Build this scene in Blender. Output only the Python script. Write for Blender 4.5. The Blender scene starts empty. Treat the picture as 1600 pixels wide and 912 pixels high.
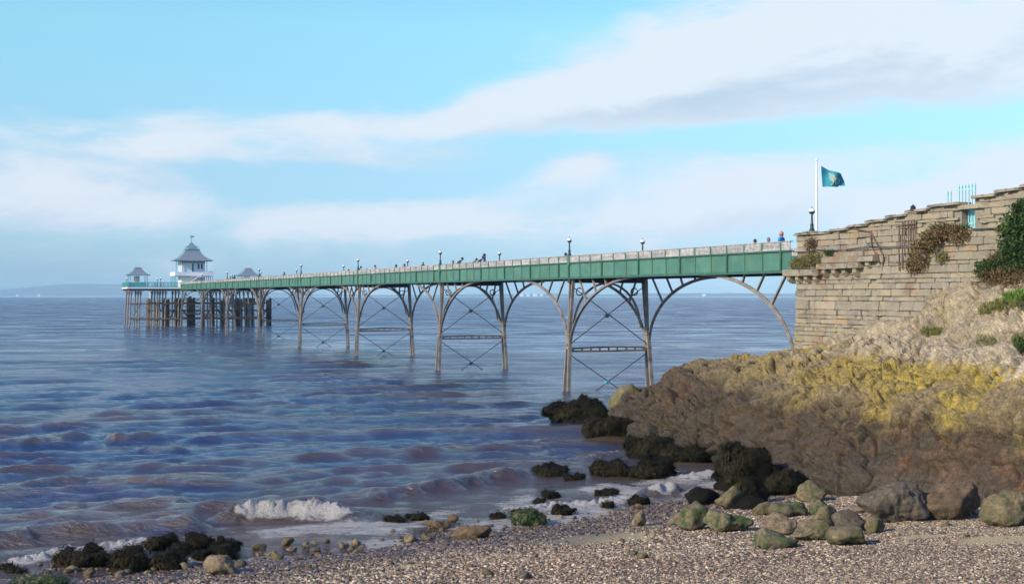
import bpy, bmesh, math, random
import numpy as np
from mathutils import Vector, Matrix
R = math.radians
random.seed(7); RNG = np.random.default_rng(7)
scene = bpy.context.scene
C = scene.collection

# ------------------------------------------------------------------ camera, sky, sun, exposure
CAMH, F, CX, EYE = 6.85, 2200.0, 800.0, 461.0
cd = bpy.data.cameras.new('camera'); cam = bpy.data.objects.new('camera', cd); C.objects.link(cam)
cam.location = (0, 0, CAMH); cam.rotation_euler = (R(90) + math.atan(5 / F), 0, 0)
cd.sensor_width = 36; cd.lens = F / 1600 * 36; cd.clip_start = .5; cd.clip_end = 60000
scene.camera = cam
SUN = Vector((-.74, -.50, .50)).normalized()
SUN_EL = math.asin(SUN.z); SUN_ROT = math.atan2(SUN.x, SUN.y)
sd = bpy.data.lights.new('sun', 'SUN'); so = bpy.data.objects.new('sun', sd); C.objects.link(so)
sd.energy = 5.0; sd.angle = R(.6); sd.color = (1, .86, .64)
so.rotation_euler = SUN.to_track_quat('Z', 'Y').to_euler()
scene.view_settings.view_transform = 'Standard'; scene.view_settings.look = 'None'
scene.view_settings.gamma = 1; scene.view_settings.exposure = 0.0
scene.render.engine = 'CYCLES'
scene.cycles.use_denoising = True
scene.cycles.max_bounces = 6; scene.cycles.volume_bounces = 1

class NT:
    """small node helper"""
    def __init__(s, tree): s.t = tree; s.n = tree.nodes; s.l = tree.links
    def put(s, node, key, v):
        if v is None: return
        sock = node.inputs[key]
        if hasattr(v, 'is_output') or isinstance(v, bpy.types.NodeSocket): s.l.new(v, sock)
        else:
            try: sock.default_value = v
            except Exception: sock.default_value = (*v, 1)
    def node(s, typ, ins=None, **kw):
        n = s.n.new(typ)
        for k, v in kw.items(): setattr(n, k, v)
        for k, v in (ins or {}).items(): s.put(n, k, v)
        return n
    def math(s, op, a, b=None, c=None, clamp=False):
        n = s.node('ShaderNodeMath', operation=op, use_clamp=clamp)
        s.put(n, 0, a); s.put(n, 1, b); s.put(n, 2, c); return n.outputs[0]
    def mix(s, f, a, b, bl='MIX'):
        n = s.node('ShaderNodeMix', data_type='RGBA', blend_type=bl)
        s.put(n, 0, f)
        for k, v in ((6, a), (7, b)):
            if isinstance(v, (tuple, list)) and len(v) == 3: v = (*v, 1)
            s.put(n, k, v)
        return n.outputs[2]
    def sm(s, x, lo, hi, a=0., b=1.):
        n = s.node('ShaderNodeMapRange', interpolation_type='SMOOTHSTEP')
        for k, v in enumerate((x, lo, hi, a, b)): s.put(n, k, v)
        return n.outputs[0]
    def noise(s, vec, scale, detail=4, rough=.55, dist=0.):
        n = s.node('ShaderNodeTexNoise', {'Vector': vec, 'Scale': scale, 'Detail': detail, 'Roughness': rough, 'Distortion': dist})
        return n.outputs[0]
    def ramp(s, f, stops):
        n = s.node('ShaderNodeValToRGB'); s.put(n, 0, f); e = n.color_ramp.elements
        while len(e) < len(stops): e.new(.5)
        for i, (p, c) in enumerate(stops): e[i].position = p; e[i].color = (*c, 1)
        return n.outputs[0]
    def vmul(s, v, k):
        n = s.node('ShaderNodeVectorMath', operation='MULTIPLY'); s.put(n, 0, v); s.put(n, 1, k); return n.outputs[0]

# ---- world: Nishita sky with procedural clouds by direction
w = bpy.data.worlds.new('World'); scene.world = w; w.use_nodes = True
w.node_tree.nodes.clear(); N = NT(w.node_tree)
sky = N.node('ShaderNodeTexSky', sky_type='NISHITA', sun_disc=False, sun_elevation=SUN_EL, sun_rotation=SUN_ROT)
sky.air_density = 1.0; sky.dust_density = .6; sky.ozone_density = 1.5
tc = N.node('ShaderNodeTexCoord'); sp = N.node('ShaderNodeSeparateXYZ', {0: tc.outputs['Generated']})
X, Y, Z = sp.outputs
az = N.math('ARCTAN2', X, Y)
hyp = N.math('SQRT', N.math('ADD', N.math('MULTIPLY', X, X), N.math('MULTIPLY', Y, Y)))
el = N.math('ARCTAN2', Z, hyp)
def cloud_field(eloff):
    e = N.math('ADD', el, eloff)
    cb = N.node('ShaderNodeCombineXYZ', {0: az, 1: N.math('MULTIPLY', e, 2.6), 2: .37}).outputs[0]
    n1 = N.noise(cb, 6.5, 9, .60, .3)
    n2 = N.noise(cb, 2.2, 3, .5)
    d = N.math('ADD', N.math('MULTIPLY', n1, .92), N.math('MULTIPLY', n2, .28))
    def blob(px, py, rx, ry, slope, amp):
        a0 = math.atan((px - 800) / F); e0 = (EYE - py) / F
        dx = N.math('SUBTRACT', az, a0)
        dy = N.math('SUBTRACT', N.math('SUBTRACT', e, e0), N.math('MULTIPLY', dx, slope))
        q = N.math('ADD', N.math('POWER', N.math('ABSOLUTE', N.math('DIVIDE', dx, rx / F)), 2.), N.math('POWER', N.math('ABSOLUTE', N.math('DIVIDE', dy, ry / F)), 2.))
        return N.math('MULTIPLY', N.math('EXPONENT', N.math('MULTIPLY', q, -1.)), amp)
    for b in BLOBS: d = N.math('ADD', d, blob(*b))
    return d
BLOBS = [(1420, 85, 560, 95, .06, .40), (960, 140, 300, 60, .12, .30), (560, 200, 300, 28, .04, .24), (480, 245, 320, 20, .0, .12),
         (1250, 315, 620, 70, .02, .30), (905, 258, 55, 32, 0, .18), (1560, 255, 120, 40, 0, .12), (70, 290, 300, 90, -.04, .22), (480, 345, 420, 28, 0, .14),
         (250, 70, 560, 110, -.1, -.40), (1230, 214, 430, 20, .04, -.24), (560, 292, 190, 30, 0, -.2), (820, 5, 130, 40, 0, -.25)]
d0 = cloud_field(0.); d1 = cloud_field(.022)
alpha = N.sm(N.math('SUBTRACT', d0, N.sm(el, .22, .7, 0., .26)), .57, .84)
shade = N.sm(N.math('SUBTRACT', d1, d0), -.09, .17)           # more cloud above = greyer underside
thick = N.sm(d0, .7, 1.05)
ccol = N.mix(N.math('MULTIPLY', shade, N.math('ADD', .35, N.math('MULTIPLY', thick, .55))), (7.2, 7.7, 8.4), (4.6, 5.7, 6.9))
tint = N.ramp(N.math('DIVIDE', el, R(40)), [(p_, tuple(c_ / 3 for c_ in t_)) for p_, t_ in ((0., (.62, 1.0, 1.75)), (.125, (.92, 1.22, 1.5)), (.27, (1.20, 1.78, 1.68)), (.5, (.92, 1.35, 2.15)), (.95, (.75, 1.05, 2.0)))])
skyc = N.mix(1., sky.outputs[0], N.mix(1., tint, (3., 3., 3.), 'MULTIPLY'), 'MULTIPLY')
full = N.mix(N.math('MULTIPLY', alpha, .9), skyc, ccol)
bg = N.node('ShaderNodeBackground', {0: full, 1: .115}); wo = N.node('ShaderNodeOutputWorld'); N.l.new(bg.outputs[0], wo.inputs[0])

# ------------------------------------------------------------------ numeric helpers
def pix(x, y, Yd): return np.array(((x - CX) / F * Yd, Yd, CAMH + (EYE - y) / F * Yd))
PERM = np.random.default_rng(3).permutation(256); PERM = np.concatenate([PERM, PERM, PERM])
G3 = np.random.default_rng(5).normal(size=(256, 3)); G3 /= np.linalg.norm(G3, axis=1)[:, None]
def perlin(p):
    p = np.asarray(p, float); i = np.floor(p).astype(int); f = p - i; u = f * f * f * (f * (f * 6 - 15) + 10); i &= 255
    out = 0
    for dx in (0, 1):
        for dy in (0, 1):
            for dz in (0, 1):
                h = PERM[PERM[PERM[(i[..., 0] + dx) & 255] + ((i[..., 1] + dy) & 255)] + ((i[..., 2] + dz) & 255)]
                g = G3[h]; dot = g[..., 0] * (f[..., 0] - dx) + g[..., 1] * (f[..., 1] - dy) + g[..., 2] * (f[..., 2] - dz)
                out = out + dot * (u[..., 0] if dx else 1 - u[..., 0]) * (u[..., 1] if dy else 1 - u[..., 1]) * (u[..., 2] if dz else 1 - u[..., 2])
    return out * 1.6
def fbm(p, oct=4, gain=.5):
    a, s, o = 1., 0., 0.
    for k in range(oct): o = o + a * perlin(p * 2 ** k + 17.3 * k); a *= gain
    return o
RND = np.random.default_rng(11).random((256, 4))
def worley(p):
    """F1, F2-F1 and the random value of the nearest cell"""
    i = np.floor(p).astype(int); f1 = np.full(p.shape[:-1], 9.); f2 = f1.copy(); cid = np.zeros_like(f1)
    for dx in (-1, 0, 1):
        for dy in (-1, 0, 1):
            for dz in (-1, 0, 1):
                c = i + (dx, dy, dz); m = c & 255
                h = PERM[PERM[PERM[m[..., 0]] + m[..., 1]] + m[..., 2]]
                q = c + RND[h][..., :3] - p; dd = np.sqrt((q * q).sum(-1))
                near = dd < f1
                f2 = np.where(near, f1, np.minimum(f2, dd)); cid = np.where(near, RND[h][..., 3], cid); f1 = np.where(near, dd, f1)
    return f1, f2 - f1, cid
def sstep(a, b, x): t = np.clip((x - a) / (b - a), 0, 1); return t * t * (3 - 2 * t)

# ------------------------------------------------------------------ mesh helpers
class MB:
    def __init__(s): s.v = []; s.f = []; s.m = []
    def add(s, vs, fs, mi=0):
        b = len(s.v); s.v += [tuple(map(float, v)) for v in vs]; s.f += [tuple(b + i for i in f) for f in fs]; s.m += [mi] * len(fs); return s
    def box(s, a, b, mi=0):
        (x0, y0, z0), (x1, y1, z1) = a, b
        return s.add([(x0, y0, z0), (x1, y0, z0), (x1, y1, z0), (x0, y1, z0), (x0, y0, z1), (x1, y0, z1), (x1, y1, z1), (x0, y1, z1)],
                     [(3, 2, 1, 0), (4, 5, 6, 7), (0, 1, 5, 4), (1, 2, 6, 5), (2, 3, 7, 6), (3, 0, 4, 7)], mi)
    def sweep(s, path, w, h, side=(1, 0, 0), mi=0, w2=None):
        """rectangular section: w along side, h across; w2 = end width"""
        path = [Vector(p) for p in path]; side = Vector(side).normalized(); n = len(path); vs = []; fs = []
        for i, p in enumerate(path):
            t = (path[min(i + 1, n - 1)] - path[max(i - 1, 0)]).normalized()
            sd_ = (side - t * side.dot(t)).normalized(); up = t.cross(sd_)
            k = 1 if w2 is None else 1 + (w2 / w - 1) * i / (n - 1)
            for a, b in ((-1, -1), (1, -1), (1, 1), (-1, 1)): vs.append(p + sd_ * (a * w * k / 2) + up * (b * h * k / 2))
        for i in range(n - 1):
            for k in range(4): fs.append((4 * i + k, 4 * i + (k + 1) % 4, 4 * i + 4 + (k + 1) % 4, 4 * i + 4 + k))
        fs += [(3, 2, 1, 0), tuple(4 * n - 4 + k for k in range(4))]
        return s.add(vs, fs, mi)
    def tube(s, path, r, n=8, r2=None, mi=0):
        path = [Vector(p) for p in path]; m = len(path); vs = []; fs = []
        for i, p in enumerate(path):
            t = (path[min(i + 1, m - 1)] - path[max(i - 1, 0)]).normalized()
            a = t.orthogonal().normalized() if abs(t.z) > .9 else Vector((0, 0, 1)).cross(t).normalized()
            b = t.cross(a); rr = r if r2 is None else r + (r2 - r) * i / (m - 1)
            for k in range(n): vs.append(p + (a * math.cos(2 * math.pi * k / n) + b * math.sin(2 * math.pi * k / n)) * rr)
        for i in range(m - 1):
            for k in range(n): fs.append((n * i + k, n * i + (k + 1) % n, n * i + n + (k + 1) % n, n * i + n + k))
        fs += [tuple(range(n))[::-1], tuple(range(n * m - n, n * m))]
        return s.add(vs, fs, mi)
    def lathe(s, prof, n=12, c=(0, 0, 0), mi=0):
        vs = []; fs = []
        for r, z in prof:
            for k in range(n): a = 2 * math.pi * k / n; vs.append((c[0] + r * math.cos(a), c[1] + r * math.sin(a), c[2] + z))
        for i in range(len(prof) - 1):
            for k in range(n): fs.append((n * i + k, n * i + (k + 1) % n, n * i + n + (k + 1) % n, n * i + n + k))
        fs += [tuple(range(n))[::-1], tuple(range(n * len(prof) - n, n * len(prof)))]
        return s.add(vs, fs, mi)
    def mesh(s, name, mats, smooth=False):
        me = bpy.data.meshes.new(name); me.from_pydata(s.v, [], s.f)
        for m in (mats if isinstance(mats, (list, tuple)) else [mats]): me.materials.append(m)
        if any(s.m): me.polygons.foreach_set('material_index', s.m)
        if smooth: me.polygons.foreach_set('use_smooth', [True] * len(me.polygons))
        me.update(); return me
    def obj(s, name, mats, parent=None, smooth=False): return link(name, s.mesh(name, mats, smooth), parent)
def link(name, me, parent=None, loc=None):
    o = bpy.data.objects.new(name, me); C.objects.link(o)
    if parent: o.parent = parent
    if loc is not None: o.location = loc
    return o
def tag(o, label, cat, group=None, kind=None):
    if label: o['label'] = label
    if cat: o['category'] = cat
    if group: o['group'] = group
    if kind: o['kind'] = kind
    return o
def empty(name, loc=(0, 0, 0), rz=0.): o = link(name, None, None, loc); o.rotation_euler.z = rz; o.empty_display_size = .3; return o
def np_mesh(name, V, Q, mat, smooth=True, attrs=None, cols=None):
    me = bpy.data.meshes.new(name); V = np.asarray(V, np.float32); Q = np.asarray(Q, np.int32); k = Q.shape[1]
    me.vertices.add(len(V)); me.vertices.foreach_set('co', V.ravel())
    me.loops.add(Q.size); me.loops.foreach_set('vertex_index', Q.ravel())
    me.polygons.add(len(Q)); me.polygons.foreach_set('loop_start', np.arange(0, Q.size, k, dtype=np.int32))
    me.polygons.foreach_set('use_smooth', np.full(len(Q), smooth))
    me.materials.append(mat)
    for nm, a in (attrs or {}).items():
        at = me.attributes.new(nm, 'FLOAT', 'POINT'); at.data.foreach_set('value', np.asarray(a, np.float32).ravel())
    for nm, a in (cols or {}).items():
        at = me.attributes.new(nm, 'FLOAT_COLOR', 'POINT'); a = np.asarray(a, np.float32).reshape(-1, 3)
        at.data.foreach_set('color', np.concatenate([a, np.ones((len(a), 1), np.float32)], 1).ravel())
    me.update(); me.validate(); return me
def grid_quads(nu, nv):
    i = np.arange(nu * nv).reshape(nu, nv)
    return np.stack([i[:-1, :-1], i[1:, :-1], i[1:, 1:], i[:-1, 1:]], -1).reshape(-1, 4)

# ------------------------------------------------------------------ materials
def mat(name, col, rough=.6, metal=0., var=.25, scale=6., bump=.0, bscale=30., col2=None, objrand=0., spec=.5, attr=None, stain=None):
    """principled with noise mottling, per-object variation, optional second colour, bump"""
    m = bpy.data.materials.new(name); m.use_nodes = True; n = NT(m.node_tree); b = n.n['Principled BSDF']
    geo = n.node('ShaderNodeNewGeometry'); P = geo.outputs['Position']
    f = n.noise(P, scale, 5, .6)
    lo = tuple(c * (1 - var) for c in col); hi = tuple(min(1, c * (1 + var)) for c in (col2 or col))
    c = n.ramp(f, [(.3, lo), (.7, hi)])
    if attr: c = n.mix(1., n.node('ShaderNodeAttribute', attribute_name=attr).outputs['Color'], n.ramp(f, [(.25, (1 - var,) * 3), (.75, (1 + var,) * 3)]), 'MULTIPLY')
    if stain:
        sc_, amt, sc2 = stain; c = n.mix(n.sm(n.noise(P, sc2, 6, .65), .5, .72, 0, amt), c, sc_)
    if objrand:
        r = n.node('ShaderNodeObjectInfo').outputs['Random']; c = n.mix(1., c, n.ramp(r, [(0, (1 - objrand,) * 3), (1, (1 + objrand,) * 3)]), 'MULTIPLY')
    n.put(b, 'Base Color', c); n.put(b, 'Roughness', rough); n.put(b, 'Metallic', metal); n.put(b, 'Specular IOR Level', spec)
    if bump:
        bn = n.node('ShaderNodeBump', {'Strength': bump, 'Distance': .05, 'Height': n.noise(P, bscale, 6, .65)}); n.l.new(bn.outputs[0], b.inputs['Normal'])
    return m
M = {}
M['green'] = mat('green_paint', (.070, .185, .130), .45, var=.18, scale=1.2, stain=((.17, .20, .12), .5, 2.5), bump=.15, bscale=8, objrand=.10)
M['green_dark'] = mat('dark_green_paint', (.035, .12, .085), .45, var=.2, scale=2., stain=((.2, .2, .1), .5, 3.))
M['iron'] = mat('grey_brown_iron', (.20, .165, .135), .6, var=.3, scale=1.6, stain=((.16, .07, .035), .5, 3.), col2=(.25, .22, .19))
M['iron_dark'] = mat('dark_iron', (.045, .04, .038), .6, var=.3, scale=2.)
M['rusty'] = mat('rusty_iron', (.17, .075, .045), .8, var=.4, scale=3., col2=(.13, .09, .07))
M['rod'] = mat('dark_rod', (.05, .06, .075), .5)
M['teal'] = mat('teal_paint', (.10, .40, .40), .5, var=.12)
M['teal_pale'] = mat('pale_turquoise_paint', (.30, .62, .64), .5, var=.1)
M['plank'] = mat('weathered_wood', (.29, .265, .24), .8, var=.3, scale=4., col2=(.39, .365, .345), objrand=.22, bump=.3, bscale=25)
M['timber_dark'] = mat('tarred_timber', (.03, .027, .026), .8, var=.4, scale=2.)
M['timber_pale'] = mat('bleached_timber', (.22, .19, .15), .8, var=.3, scale=2.)
M['white'] = mat('white_paint', (.78, .79, .80), .5, var=.05)
M['slate'] = mat('lead_grey_roof', (.19, .25, .28), .5, var=.12, scale=1.5)
M['navy'] = mat('navy_paint', (.018, .04, .06), .35, var=.2)
M['frieze'] = mat('pink_grey_frieze', (.42, .30, .30), .6)
M['glass_dark'] = mat('window_dark', (.03, .05, .06), .1)
M['mortar'] = mat('old_mortar', (.25, .22, .17), .95, var=.35, scale=4., bump=.5, bscale=20)
def globe_mat():
    m = bpy.data.materials.new('opal_globe'); m.use_nodes = True; b = m.node_tree.nodes['Principled BSDF']
    b.inputs['Base Color'].default_value = (.85, .85, .83, 1); b.inputs['Roughness'].default_value = .15; return m
M['globe'] = globe_mat()
def stone_mat():
    m = bpy.data.materials.new('sandstone_block'); m.use_nodes = True; n = NT(m.node_tree); b = n.n['Principled BSDF']
    P = n.node('ShaderNodeNewGeometry').outputs['Position']; r = n.node('ShaderNodeObjectInfo').outputs['Random']
    c = n.ramp(r, [(0, (.23, .20, .15)), (.25, (.35, .30, .21)), (.5, (.29, .26, .20)), (.72, (.41, .335, .22)), (.9, (.28, .25, .21)), (1, (.42, .28, .155))])
    c = n.mix(n.sm(n.noise(P, 1.1, 7, .7), .48, .66, 0, .75), c, (.19, .17, .135))
    c = n.mix(n.sm(n.noise(P, 3.1, 7, .7, .6), .50, .68, 0, .7), c, (.40, .36, .29))
    c = n.mix(n.sm(n.noise(P, 9., 5, .7), .55, .75, 0, .5), c, (.42, .37, .29))
    c = n.mix(n.sm(n.noise(P, 5.5, 6, .75, .5), .60, .74, 0, .6), c, (.11, .095, .07))
    z = n.node('ShaderNodeSeparateXYZ', {0: P}).outputs[2]
    lich = n.math('MULTIPLY', n.sm(z, 6.2, 4.4), n.sm(n.noise(P, 1.2, 5, .6), .42, .62, 0, .75))
    c = n.mix(lich, c, (.30, .24, .075))
    c = n.mix(n.sm(n.noise(P, .55, 3, .5), .60, .72, 0, .5), c, (.30, .17, .10))
    n.put(b, 'Base Color', c); n.put(b, 'Roughness', .92); n.put(b, 'Specular IOR Level', .2)
    h = n.math('ADD', n.noise(P, 14, 6, .7), n.math('MULTIPLY', n.noise(P, 55, 3, .6), .4))
    n.l.new(n.node('ShaderNodeBump', {'Strength': .9, 'Distance': .06, 'Height': h}).outputs[0], b.inputs['Normal']); return m
M['stone'] = stone_mat()
def rock_mat(name, attr=True, wet=.85, base=(.2, .17, .13), green=None, gz=None, weed=None, scale=1.):
    m = bpy.data.materials.new(name); m.use_nodes = True; n = NT(m.node_tree); b = n.n['Principled BSDF']
    P = n.node('ShaderNodeNewGeometry').outputs['Position']; T = n.node('ShaderNodeTexCoord').outputs['Object']
    c = n.node('ShaderNodeAttribute', attribute_name='zone').outputs['Color'] if attr else base
    f1 = n.noise(P, 4.5 * scale, 8, .72); f2 = n.noise(P, 15 * scale, 5, .75); f3 = n.noise(P, 1.7 * scale, 5, .6)
    c = n.mix(1., c, n.ramp(f1, [(.25, (.42, .40, .38)), (.5, (1., .98, .95)), (.78, (1.65, 1.55, 1.4))]), 'MULTIPLY')
    c = n.mix(1., c, n.ramp(f2, [(.3, (.42, .42, .42)), (.7, (1.6, 1.57, 1.52))]), 'MULTIPLY')
    if not attr: c = n.mix(n.sm(f3, .45, .65, 0, .7), c, tuple(k * .6 for k in base))
    if green:
        msk = n.sm(n.noise(T, 2.6, 7, .7), .42, .60, 0, .92)
        c = n.mix(msk, c, green)
    n.put(b, 'Base Color', c); n.put(b, 'Roughness', wet); n.put(b, 'Specular IOR Level', .3)
    h = n.math('ADD', n.math('MULTIPLY', n.noise(P, 5 * scale, 9, .70), 1.), n.math('MULTIPLY', n.noise(P, 17 * scale, 6, .75), .55))
    n.l.new(n.node('ShaderNodeBump', {'Strength': .9, 'Distance': .09, 'Height': h}).outputs[0], b.inputs['Normal']); return m
M['cliff'] = rock_mat('cliff_rock')
M['rock_tan'] = rock_mat('tan_boulder', False, .9, (.25, .195, .125))
M['rock_olive'] = rock_mat('olive_boulder', False, .9, (.195, .16, .095), green=(.10, .10, .038))
M['rock_green'] = rock_mat('green_weed_boulder', False, .7, (.20, .165, .10), green=(.035, .080, .014))
M['rock_grey'] = rock_mat('grey_brown_boulder', False, .9, (.135, .112, .082))
M['rock_brown'] = rock_mat('brown_boulder', False, .9, (.15, .108, .066))
M['rock_orange'] = rock_mat('orange_boulder', False, .9, (.24, .135, .055))
M['rock_black'] = rock_mat('wet_black_rock', False, .75, (.012, .011, .008), scale=2.); M['rock_black'].node_tree.nodes['Principled BSDF'].inputs['Specular IOR Level'].default_value = .12
M['weed'] = mat('bladder_weed', (.007, .007, .0045), .6, var=.6, scale=5., col2=(.026, .022, .007), spec=.1)
M['weed_green'] = mat('green_weed', (.022, .05, .010), .6, var=.5, scale=9., col2=(.04, .07, .016), spec=.25)

# ------------------------------------------------------------------ terrain functions
SH0 = np.array((-12.6, 34.6)); SHT = np.array((.755, .655)); SHN = np.array((.655, -.755))
def shore_d(x, y):
    dx, dy = x - SH0[0], y - SH0[1]; q = np.clip((dx * SHT[0] + dy * SHT[1]) / 27., 0, 1)
    return dx * SHN[0] + dy * SHN[1] - 1.6 * np.sin(math.pi * q)
def beach_z(x, y):
    x = np.asarray(x, float); y = np.asarray(y, float); d = shore_d(x, y)
    z = np.where(d > 0, -.15 + .080 * d, -.15 + .10 * d)
    p = np.stack([x * .22, y * .22, x * 0 + 3.1], -1); q = np.stack([x * .9, y * .9, x * 0 + 9.1], -1)
    z = z + .10 * perlin(p) + .03 * perlin(q)
    z = np.where(z > 2.4, 2.4 + (z - 2.4) * .25, z)
    return np.maximum(z, -6)
def ground_hit(px, py, zfix=None):
    Yd = 40.
    for _ in range(40):
        x = (px - CX) / F * Yd; z = zfix if zfix is not None else max(0., float(beach_z(x, Yd)))
        Yd = .5 * Yd + .5 * (CAMH - z) * F / (py - EYE)
    return np.array(((px - CX) / F * Yd, Yd, z))

# ---- beach sheet
def beach_material():
    m = bpy.data.materials.new('shingle_and_sand'); m.use_nodes = True; n = NT(m.node_tree); b = n.n['Principled BSDF']
    P = n.node('ShaderNodeNewGeometry').outputs['Position']
    v = n.node('ShaderNodeTexVoronoi', {'Vector': P, 'Scale': 34., 'Randomness': 1.})
    c = n.mix(.75, n.ramp(v.outputs['Color'], [(.15, (.05, .04, .034)), (.5, (.17, .125, .10)), (.9, (.36, .31, .27))]), n.ramp(n.noise(P, 12, 5, .7), [(.3, (.09, .06, .048)), (.7, (.22, .165, .13))]))
    sand = n.node('ShaderNodeAttribute', attribute_name='sand').outputs['Fac']
    red = n.node('ShaderNodeAttribute', attribute_name='red').outputs['Fac']
    c = n.mix(n.math('MULTIPLY', red, .7), c, (.20, .115, .08))
    c = n.mix(n.sm(n.math('ADD', sand, n.math('MULTIPLY', n.noise(P, 7, 5, .6), .5)), .5, .8), c, n.ramp(n.noise(P, 22, 5, .6), [(.3, (.36, .28, .14)), (.7, (.52, .43, .24))]))
    z = n.node('ShaderNodeSeparateXYZ', {0: P}).outputs[2]
    wet = n.sm(z, .42, .16)
    c = n.mix(wet, c, n.mix(1., c, (.45, .42, .40), 'MULTIPLY'))
    n.put(b, 'Base Color', c); n.put(b, 'Roughness', n.sm(z, .16, .42, .35, .95)); n.put(b, 'Specular IOR Level', .3)
    h = n.math('ADD', v.outputs['Distance'], n.math('MULTIPLY', n.noise(P, 50, 4, .6), .4))
    n.l.new(n.node('ShaderNodeBump', {'Strength': .8, 'Distance': .03, 'Height': h}).outputs[0], b.inputs['Normal']); return m
gx = np.concatenate([np.linspace(-160, -24, 24), np.linspace(-23, 34, 230), np.linspace(36, 300, 24)])
gy = np.concatenate([np.linspace(-160, 12, 24), np.linspace(13, 72, 240), np.linspace(74, 400, 30)])
GX, GY = np.meshgrid(gx, gy, indexing='ij')
def patch(px, py, rx, ry, x, y):
    c = ground_hit(px, py); lx = rx / F * c[1]; ly = ry * c[1] ** 2 / (F * (CAMH - c[2]))
    return np.exp(-((x - c[0]) / lx) ** 2 - ((y - c[1]) / ly) ** 2)
SANDP = [(955, 838, 75, 12), (900, 846, 70, 6), (1000, 820, 40, 5), (1555, 843, 62, 8), (1440, 838, 50, 4), (640, 884, 30, 5), (1050, 802, 40, 4)]
REDP = [(1000, 880, 260, 22), (1240, 868, 170, 12), (760, 890, 90, 10), (560, 905, 80, 8)]
def sand_f(x, y): return np.clip(sum(patch(*s, x, y) for s in SANDP), 0, 1)
def red_f(x, y): return np.clip(sum(patch(*s, x, y) for s in REDP), 0, 1)
bm_ = beach_material()
GZ = beach_z(GX, GY)
beach = link('beach', np_mesh('beach', np.stack([GX, GY, GZ], -1).reshape(-1, 3), grid_quads(*GX.shape), bm_, True,
             {'sand': sand_f(GX, GY), 'red': red_f(GX, GY)}))
tag(beach, 'grey and pink shingle beach sloping into the sea', None, kind='structure')

# ---- sea
def water_material():
    m = bpy.data.materials.new('muddy_sea'); m.use_nodes = True; n = NT(m.node_tree); b = n.n['Principled BSDF']
    P = n.node('ShaderNodeNewGeometry').outputs['Position']
    mp = n.node('ShaderNodeMapping', {'Vector': P, 'Rotation': (0, 0, R(-20)), 'Scale': (.42, 1., 1.)}).outputs[0]
    foam = n.node('ShaderNodeAttribute', attribute_name='foam').outputs['Fac']
    fn = n.math('ADD', n.math('MULTIPLY', n.noise(mp, 2.6, 7, .68, 1.2), .72), n.math('MULTIPLY', n.noise(P, 9, 5, .7, .6), .40))
    fm = n.sm(n.math('SUBTRACT', n.math('MULTIPLY', foam, 1.0), fn), -.03, .22)
    mud = n.mix(n.noise(P, .05, 3), (.068, .047, .026), (.098, .067, .038))
    silt = n.node('ShaderNodeAttribute', attribute_name='silt').outputs['Fac']          # suspended sediment, thick near the shore and in drifts
    silt = n.sm(n.math('ADD', silt, n.math('MULTIPLY', n.math('SUBTRACT', n.noise(mp, .16, 5, .65, .5), .5), 2.2)), .1, .9)
    mud = n.mix(silt, (.024, .046, .098), mud)
    n.put(b, 'Base Color', n.mix(fm, mud, (.62, .59, .53))); n.put(b, 'Roughness', n.math('ADD', n.sm(n.node('ShaderNodeSeparateXYZ', {0: P}).outputs[1], 45., 420., .10, .26), n.math('MULTIPLY', fm, .5)))
    rsock = b.inputs['Roughness'].links[0].from_socket
    n.put(b, 'IOR', 1.80)
    far = n.sm(n.node('ShaderNodeSeparateXYZ', {0: P}).outputs[1], 70., 260.)
    gust = n.sm(n.noise(n.node('ShaderNodeMapping', {'Vector': P, 'Rotation': (0, 0, R(-12)), 'Scale': (.25, 1., 1.)}).outputs[0], .035, 4, .6), .35, .65, .45, 1.35)
    h = n.math('ADD', n.math('MULTIPLY', n.noise(mp, .55, 4, .55), n.math('MULTIPLY', far, 1.6)), n.math('MULTIPLY', n.noise(mp, 2.2, 6, .62, .3), .95))
    h = n.math('ADD', h, n.math('MULTIPLY', n.noise(mp, 7., 5, .65), .36))
    g2 = n.sm(n.noise(n.node('ShaderNodeMapping', {'Vector': P, 'Rotation': (0, 0, R(-8)), 'Scale': (.5, 1., 1.)}).outputs[0], .11, 6, .7, .4), .36, .64, .25, 1.75)
    h = n.math('MULTIPLY', h, n.math('MULTIPLY', gust, n.math('ADD', n.math('MULTIPLY', far, n.math('SUBTRACT', g2, 1.)), 1.)))
    n.put(b, 'Roughness', n.math('ADD', rsock, n.math('MULTIPLY', far, n.math('MULTIPLY', n.math('SUBTRACT', g2, 1.), .22)), clamp=True))
    h = n.math('ADD', h, n.math('MULTIPLY', n.math('MULTIPLY', fm, n.noise(P, 24, 5, .7)), .5))
    n.l.new(n.node('ShaderNodeBump', {'Strength': 1., 'Distance': .33, 'Height': h}).outputs[0], b.inputs['Normal']); return m
rows = 620
yy = 1. / np.linspace(1 / 29., 1 / 5020., rows)
uc = np.concatenate([-np.geomspace(.45, 4., 26)[::-1], np.linspace(-.445, .445, 860), np.geomspace(.45, 4., 26)])
U, YY = np.meshgrid(uc, yy, indexing='ij'); SX, SY = U * YY, YY.copy()
dep = -beach_z(SX, SY); amp = .12 + .88 * sstep(-.05, 1.3, dep)
sp_r = np.abs(np.gradient(yy))[None, :] * np.ones_like(U); sp_c = .9 * YY / 860
HZ = np.zeros_like(SX); HX = np.zeros_like(SX); HY = np.zeros_like(SX)
wr = np.random.default_rng(21)
gustw = .75 + .5 * fbm(np.stack([SX * .03, SY * .03, SX * 0], -1), 3)
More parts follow.
